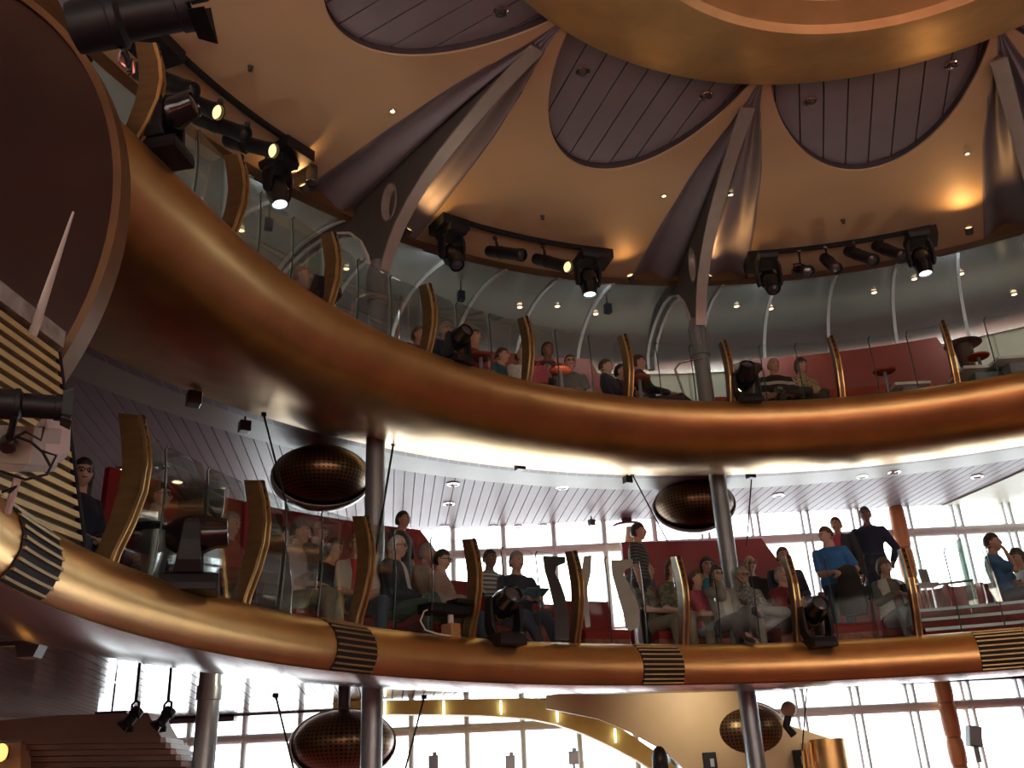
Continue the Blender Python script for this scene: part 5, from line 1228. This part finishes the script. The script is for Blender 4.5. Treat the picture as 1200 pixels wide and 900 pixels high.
person('bald man in a black and white banded polo with crossed knees on the upper balcony', (905, 419), U, -85, 'bald', 'grey', 'tan', top=twotone('black_white_band', (.015, .015, .017), (.45, .45, .43), 'stripes', .7, freq=6), bottom=BLK, legs='figure4', slouch=.1)
person('dark haired person in a floral blouse with one leg up on the upper balcony', (937, 420), U, -75, 'fringe', 'dark', 'tan', top=twotone('floral', (.04, .03, .03), (.42, .32, .16), 'flowers', .36, freq=26), bottom=c_('dark_slate', (.02, .025, .03)), legs='cross', female=True, arms='clasp')
place_all(); assemble()
BYL = {P['label']: P for P in PEOPLE}
def held(key, name, label, cat, mb_fn, m, frame='hands'):
    P = next(p for p in PEOPLE if key in p['label']); J = P['J']; s = P['s']
    M = Matrix.Translation(P['root']) @ Matrix.Rotation(P['psi'], 4, 'Z') @ Matrix.Scale(s, 4)
    c = (J['wrl'] + J['wrr']) / 2; mb = MB(); mb_fn(mb, J, c)
    r = thing(name, label, cat, M @ c); mb.v = [M @ v - (M @ c) for v in mb.v]; return r, mb
def simple(key, name, label, cat, fn, m, part):
    r, mb = held(key, name, label, cat, fn, m); obj(part, mb, m, r, smooth=False, bevel=0)
RY = lambda a: Matrix.Rotation(a, 3, 'Y')
simple('dusty pink shirt', 'tablet', 'dark tablet in the hands of the person in dusty pink', 'tablet', lambda m, J, c: m.box(c + V((.10, 0, .03)), (.17, .25, .012), RY(-.5)), BLACKG, 'slab')
simple('blue chest stripe', 'tablet', 'tablet in a blue cover held by the man in the navy polo', 'tablet', lambda m, J, c: m.box(c + V((.10, 0, .04)), (.20, .27, .014), RY(-.35)), c_('cover_blue', (.10, .24, .40)), 'slab')
simple('holding a camera', 'camera', 'black camera held by the person in the white waistcoat', 'camera', lambda m, J, c: (m.box(c + V((.10, 0, .05)), (.07, .13, .09)), m.lathe([(.035, 0), (.035, .07)], c + V((.12, 0, .05)), (1, 0, 0))), BLACK, 'housing')
simple('white paper', 'leaflet', 'white folded paper held up by a reader on the upper balcony', 'paper', lambda m, J, c: (m.box(c + V((.08, .06, .08)), (.008, .13, .20), RY(-.3)), m.box(c + V((.08, -.06, .08)), (.008, .13, .20), RY(-.3))), mat('paper_white', (.75, .75, .72), .7), 'sheet')
simple('walking stick', 'walking_stick', 'pale walking stick with hooked handle held by the person in the red fleece', 'stick', lambda m, J, c: m.tube([c + V((.02, .10, .04)), c + V((.04, .06, .08)), c + V((.07, 0, .08)), c + V((.09, -.02, .02)), c + V((.16, -.06, -.40)), c + V((.19, -.08, -.60))], .012, 8), mat('pale_wood', (.55, .45, .32), .4), 'shaft')
def coat(m, J, c):
    w = J['wrl']; rg = []
    for z, w_, d in ((.09, .05, .04), (.05, .12, .09), (-.06, .15, .10), (-.25, .17, .09), (-.45, .19, .08), (-.56, .16, .06)):
        rg.append([w + V((-.02 + d * math.cos(2 * PI * k / 16) * (1 + .15 * math.sin(5 * k)), .06 + w_ * math.sin(2 * PI * k / 16), z)) for k in range(16)])
    m.loft(rg)
r_, mb_ = held('bright blue polo', 'draped_jacket', 'black jacket draped over the arm of the man in the blue polo', 'jacket', coat, BLK); obj('cloth', mb_, BLK, r_)
P = BYL['man in a white tee with folded arms, wristwatch and khaki trousers']; J = P['J']
w = MB(); x = (J['wrr'] - J['elr']).normalized(); w.lathe([(.036, -.012), (.040, 0), (.036, .012)], J['wrr'] - x * .03, x, n=14); obj('wristwatch', w, CHROME, P['obj'])
w = None
P = BYL['person with a brown bob, white waistcoat and pale jeans holding a camera']; J = P['J']
vt = MB()
for sgn in (-1, 1):
    Rl = Matrix.Rotation(-P['slouch'] * .5 + P['lean'], 3, 'Y'); rg = []
    for z, rx, ry in ((.02, .165, .20), (.15, .15, .175), (.28, .155, .18), (.40, .155, .195), (.50, .09, .14)):
        rg.append([J['hip'] + Rl @ V((.01 + (rx + q) * math.cos(a), (ry + q) * math.sin(a) * sgn, z)) for q in (0, .012) for a in ([R_(22 + 14 * k) for k in range(8)] if q == 0 else [R_(22 + 14 * k) for k in reversed(range(8))])])
    vt.loft(rg)
obj('waistcoat', vt, WHT, P['obj'])
X = at_z((1046, 690), ZL + .35); r = thing('shoulder_bag', 'black shoulder bag with a looped strap beside the person with the camera', 'bag', at_r((1020, 694), 7.35)); m = MB(); m.ell((0, 0, 0), (.12, .08, .10), 16, 10); obj('pouch', m, BLK, r); m = MB(); m.tube([V((-.1, -.05, .05)), V((-.06, -.09, .22)), V((.05, -.09, .25)), V((.11, -.07, .08)), V((.10, -.08, .0))], .012, 8); obj('strap', m, BLK, r)
X = at_r((632, 441), 7.45); r = thing('carrier_bag', 'red pink bag standing beside the person in black on the upper balcony', 'bag', X); m = MB(); m.loft([[V((x * k, y * k, z)) for x, y in ((-.12, -.07), (.12, -.07), (.12, .07), (-.12, .07))] for k, z in ((.95, -.13), (1.05, 0), (.95, .11), (.6, .15))]); obj('pouch', m, PINK, r, bevel=.03); m = MB(); m.tube([V((-.05, 0, .14)), V((0, 0, .20)), V((.05, 0, .14))], .01, 8); obj('handle', m, PINK, r)
# ================================================================== CAMERA, LIGHT
cam = bpy.data.cameras.new('camera'); cam.sensor_width = 36; cam.lens = FPX / 1200 * 36; cam.clip_start = .05
co = bpy.data.objects.new('camera', cam); COL.objects.link(co); SC.camera = co
c, s = math.cos(ROLL), math.sin(ROLL); cp, sp = math.cos(PITCH), math.sin(PITCH)
Rt, Up, Fw = V((1, 0, 0)), V((0, -sp, cp)), V((0, cp, sp))
cr = Rt * c + Up * s; cu = Up * c - Rt * s
co.matrix_world = Matrix(((cr.x, cu.x, -Fw.x, EYE.x), (cr.y, cu.y, -Fw.y, EYE.y), (cr.z, cu.z, -Fw.z, EYE.z), (0, 0, 0, 1)))
UPW = 20; WALL_FILL = 7500; VAULT_FILL = 8
w = bpy.data.worlds.new('overcast_sky'); SC.world = w; w.use_nodes = True
bg = w.node_tree.nodes['Background']; bg.inputs[0].default_value = (.93, .97, 1, 1); bg.inputs[1].default_value = 6.0
def area(name, loc, target, size, power, col, sizey=None):
    L = bpy.data.lights.new(name, 'AREA'); L.energy = power; L.color = col; L.size = size
    if sizey: L.shape = 'RECTANGLE'; L.size_y = sizey
    o = bpy.data.objects.new(name, L); COL.objects.link(o); o.location = loc
    o.rotation_euler = (V(target) - V(loc)).to_track_quat('-Z', 'Y').to_euler(); return o
# daylight portals in the glazing
for z0, z1, x0, x1 in ((3.4, 5.85, -4.6, 13.3), (.4, 2.9, -7.3, 13.3)):
    o = area('daylight_portal', ((x0 + x1) / 2, WY + .2, (z0 + z1) / 2), ((x0 + x1) / 2, 0, (z0 + z1) / 2), x1 - x0, 1, (1, 1, 1), z1 - z0)
    o.data.cycles.is_portal = True
# added lamps with no seen source: rim, soffit, stage wall, vault edge, dome
for i, az_ in enumerate((50, 78, 97, 116, 135, 158)):  # added to brighten the ceiling; no such uplighters are seen
    r = thing('rim_fill_light', 'added unseen fill uplighter behind the upper gilded rim', 'spotlight', pc(6.62, az_, 6.12), R_(az_), 'added fill uplighters behind the upper rim')
    m = MB(); m.lathe([(.05, -.06), (.06, 0), (.05, .0), (.045, -.02)], n=12, cap=False); obj('can', m, BLACK, r)
    L = bpy.data.lights.new('uplight_lamp', 'SPOT'); L.energy = UPW; L.color = (1, .86, .66); L.spot_size = R_(125); L.spot_blend = .8; L.shadow_soft_size = .12
    o = bpy.data.objects.new('lamp', L); COL.objects.link(o); o.parent = r; o.location = (0, 0, .02); o.rotation_euler = V((-.62, 0, 1)).to_track_quat('-Z', 'Y').to_euler()
for i, (az_, pw) in enumerate(((86, 20), (100, 22), (118, 12), (142, 8))):  # unseen spots put in to brighten the lounge partition
    r = thing('soffit_fill', 'added unseen fill spot under the lower balcony soffit', 'ceiling light', pc(7.7, az_, 2.93), R_(az_), 'added lounge fill spots')
    m = MB(); m.lathe([(.05, 0), (.06, -.02), (.04, -.02)], n=12, cap=False); obj('trim_ring', m, CHROME, r)
    L = bpy.data.lights.new('soffit_fill_spot', 'SPOT'); L.energy = pw; L.color = (1, .86, .66); L.spot_size = R_(120); L.spot_blend = .8; L.shadow_soft_size = .06
    o = bpy.data.objects.new('lamp', L); COL.objects.link(o); o.parent = r; o.location = (0, 0, -.04); o.rotation_euler = V((1, 0, -.35)).to_track_quat('-Z', 'Y').to_euler()
for i, az_ in enumerate((205, 240, 270, 300, 335)):  # added so the wall behind the camera bounces soft fill forward
    r = thing('wall_fill', 'added unseen fill light aimed at the stage wall behind the viewer', 'spotlight', pc(9.6, az_, 8.7), R_(az_), 'added wall fill lights')
    m = MB(); m.lathe([(.05, -.12), (.1, -.1), (.11, .06), (.1, .06), (.09, 0)], n=14, cap=False, axis=(.5, 0, -.87)); obj('can', m, BLACK, r)
    L = bpy.data.lights.new('wall_fill_lamp', 'SPOT'); L.energy = WALL_FILL; L.color = (1, .94, .87); L.spot_size = R_(88); L.spot_blend = .9; L.shadow_soft_size = .1
    o = bpy.data.objects.new('lamp', L); COL.objects.link(o); o.parent = r; o.location = (.05, 0, -.1); o.rotation_euler = V((.50, 0, -.80)).to_track_quat('-Z', 'Y').to_euler()
for i in range(7):  # invented strips that brighten the upper part of the vault
    az_ = 48 + 19 * i
    r = thing('vault_fill_strip', 'added unseen fill strip behind the ceiling edge under the silver vault', 'lamp', pc(8.375, az_, 9.0), R_(az_), 'added vault fill strips')
    m = MB(); m.box((0, 0, 0), (.03, .3, .015)); obj('housing', m, WHITEM, r, smooth=False)
    L = bpy.data.lights.new('vault_fill_lamp', 'AREA'); L.shape = 'RECTANGLE'; L.size = .06; L.size_y = 2.4; L.energy = VAULT_FILL; L.color = (.86, .97, 1)
    o = bpy.data.objects.new('lamp', L); COL.objects.link(o); o.parent = r; o.location = (.03, 0, -.015); o.rotation_euler = V((1, 0, -.12)).to_track_quat('-Z', 'Y').to_euler()
for i in range(4):  # lamps added to light the pinkish cupola, none visible
    r = thing('dome_fill', 'added unseen fill lamp on the ledge of the golden dome', 'lamp', pc(2.62, 90 * i + 20, 9.34), 0, 'added dome fill lamps')
    m = MB(); m.box((0, 0, 0), (.08, .08, .05)); obj('housing', m, WHITEM, r, smooth=False)
    L = bpy.data.lights.new('dome_fill', 'POINT'); L.energy = 14; L.color = (1, .74, .62); L.shadow_soft_size = .05
    o = bpy.data.objects.new('lamp', L); COL.objects.link(o); o.parent = r; o.location = (0, 0, .08)
for i, (az_, pw) in enumerate(((86, 20), (100, 22), (118, 12), (142, 8))):  # second set of the added lounge fill spots
    r = thing('soffit_fill', 'added unseen fill spot under the lower balcony soffit', 'ceiling light', pc(7.7, az_, 2.93), R_(az_), 'added lounge fill spots')
    m = MB(); m.lathe([(.05, 0), (.06, -.02), (.04, -.02)], n=12, cap=False); obj('trim_ring', m, CHROME, r)
    L = bpy.data.lights.new('soffit_fill_spot', 'SPOT'); L.energy = pw; L.color = (1, .86, .66); L.spot_size = R_(120); L.spot_blend = .8; L.shadow_soft_size = .06
    o = bpy.data.objects.new('lamp', L); COL.objects.link(o); o.parent = r; o.location = (0, 0, -.04); o.rotation_euler = V((1, 0, -.35)).to_track_quat('-Z', 'Y').to_euler()
for i, az_ in enumerate((205, 240, 270, 300, 335)):  # second set of the added fill lights for the stage wall
    r = thing('wall_fill', 'added unseen fill light aimed at the stage wall behind the viewer', 'spotlight', pc(9.6, az_, 8.7), R_(az_), 'added wall fill lights')
    m = MB(); m.lathe([(.05, -.12), (.1, -.1), (.11, .06), (.1, .06), (.09, 0)], n=14, cap=False, axis=(.5, 0, -.87)); obj('can', m, BLACK, r)
    L = bpy.data.lights.new('wall_fill_lamp', 'SPOT'); L.energy = WALL_FILL; L.color = (1, .94, .87); L.spot_size = R_(88); L.spot_blend = .9; L.shadow_soft_size = .1
    o = bpy.data.objects.new('lamp', L); COL.objects.link(o); o.parent = r; o.location = (.05, 0, -.1); o.rotation_euler = V((.50, 0, -.80)).to_track_quat('-Z', 'Y').to_euler()
for i in range(7):  # second set of the added strips that brighten the vault
    az_ = 48 + 19 * i
    r = thing('vault_fill_strip', 'added unseen fill strip behind the ceiling edge under the silver vault', 'lamp', pc(8.375, az_, 9.0), R_(az_), 'added vault fill strips')
    m = MB(); m.box((0, 0, 0), (.03, .3, .015)); obj('housing', m, WHITEM, r, smooth=False)
    L = bpy.data.lights.new('vault_fill_lamp', 'AREA'); L.shape = 'RECTANGLE'; L.size = .06; L.size_y = 2.4; L.energy = VAULT_FILL; L.color = (.86, .97, 1)
    o = bpy.data.objects.new('lamp', L); COL.objects.link(o); o.parent = r; o.location = (.03, 0, -.015); o.rotation_euler = V((1, 0, -.12)).to_track_quat('-Z', 'Y').to_euler()
SC.view_settings.view_transform = 'Standard'; SC.view_settings.look = 'None'; SC.view_settings.gamma = 1; SC.view_settings.exposure = .25
SC.view_settings.use_curve_mapping = False
SC.cycles.use_guiding = True; SC.cycles.use_denoising = True; SC.cycles.denoiser = 'OPENIMAGEDENOISE'; SC.cycles.denoising_prefilter = 'ACCURATE'; SC.cycles.use_light_tree = True
SC.cycles.max_bounces = 8; SC.cycles.diffuse_bounces = 4; SC.cycles.glossy_bounces = 4; SC.cycles.transparent_max_bounces = 24; SC.cycles.caustics_reflective = False
SC.cycles.sample_clamp_indirect = 6
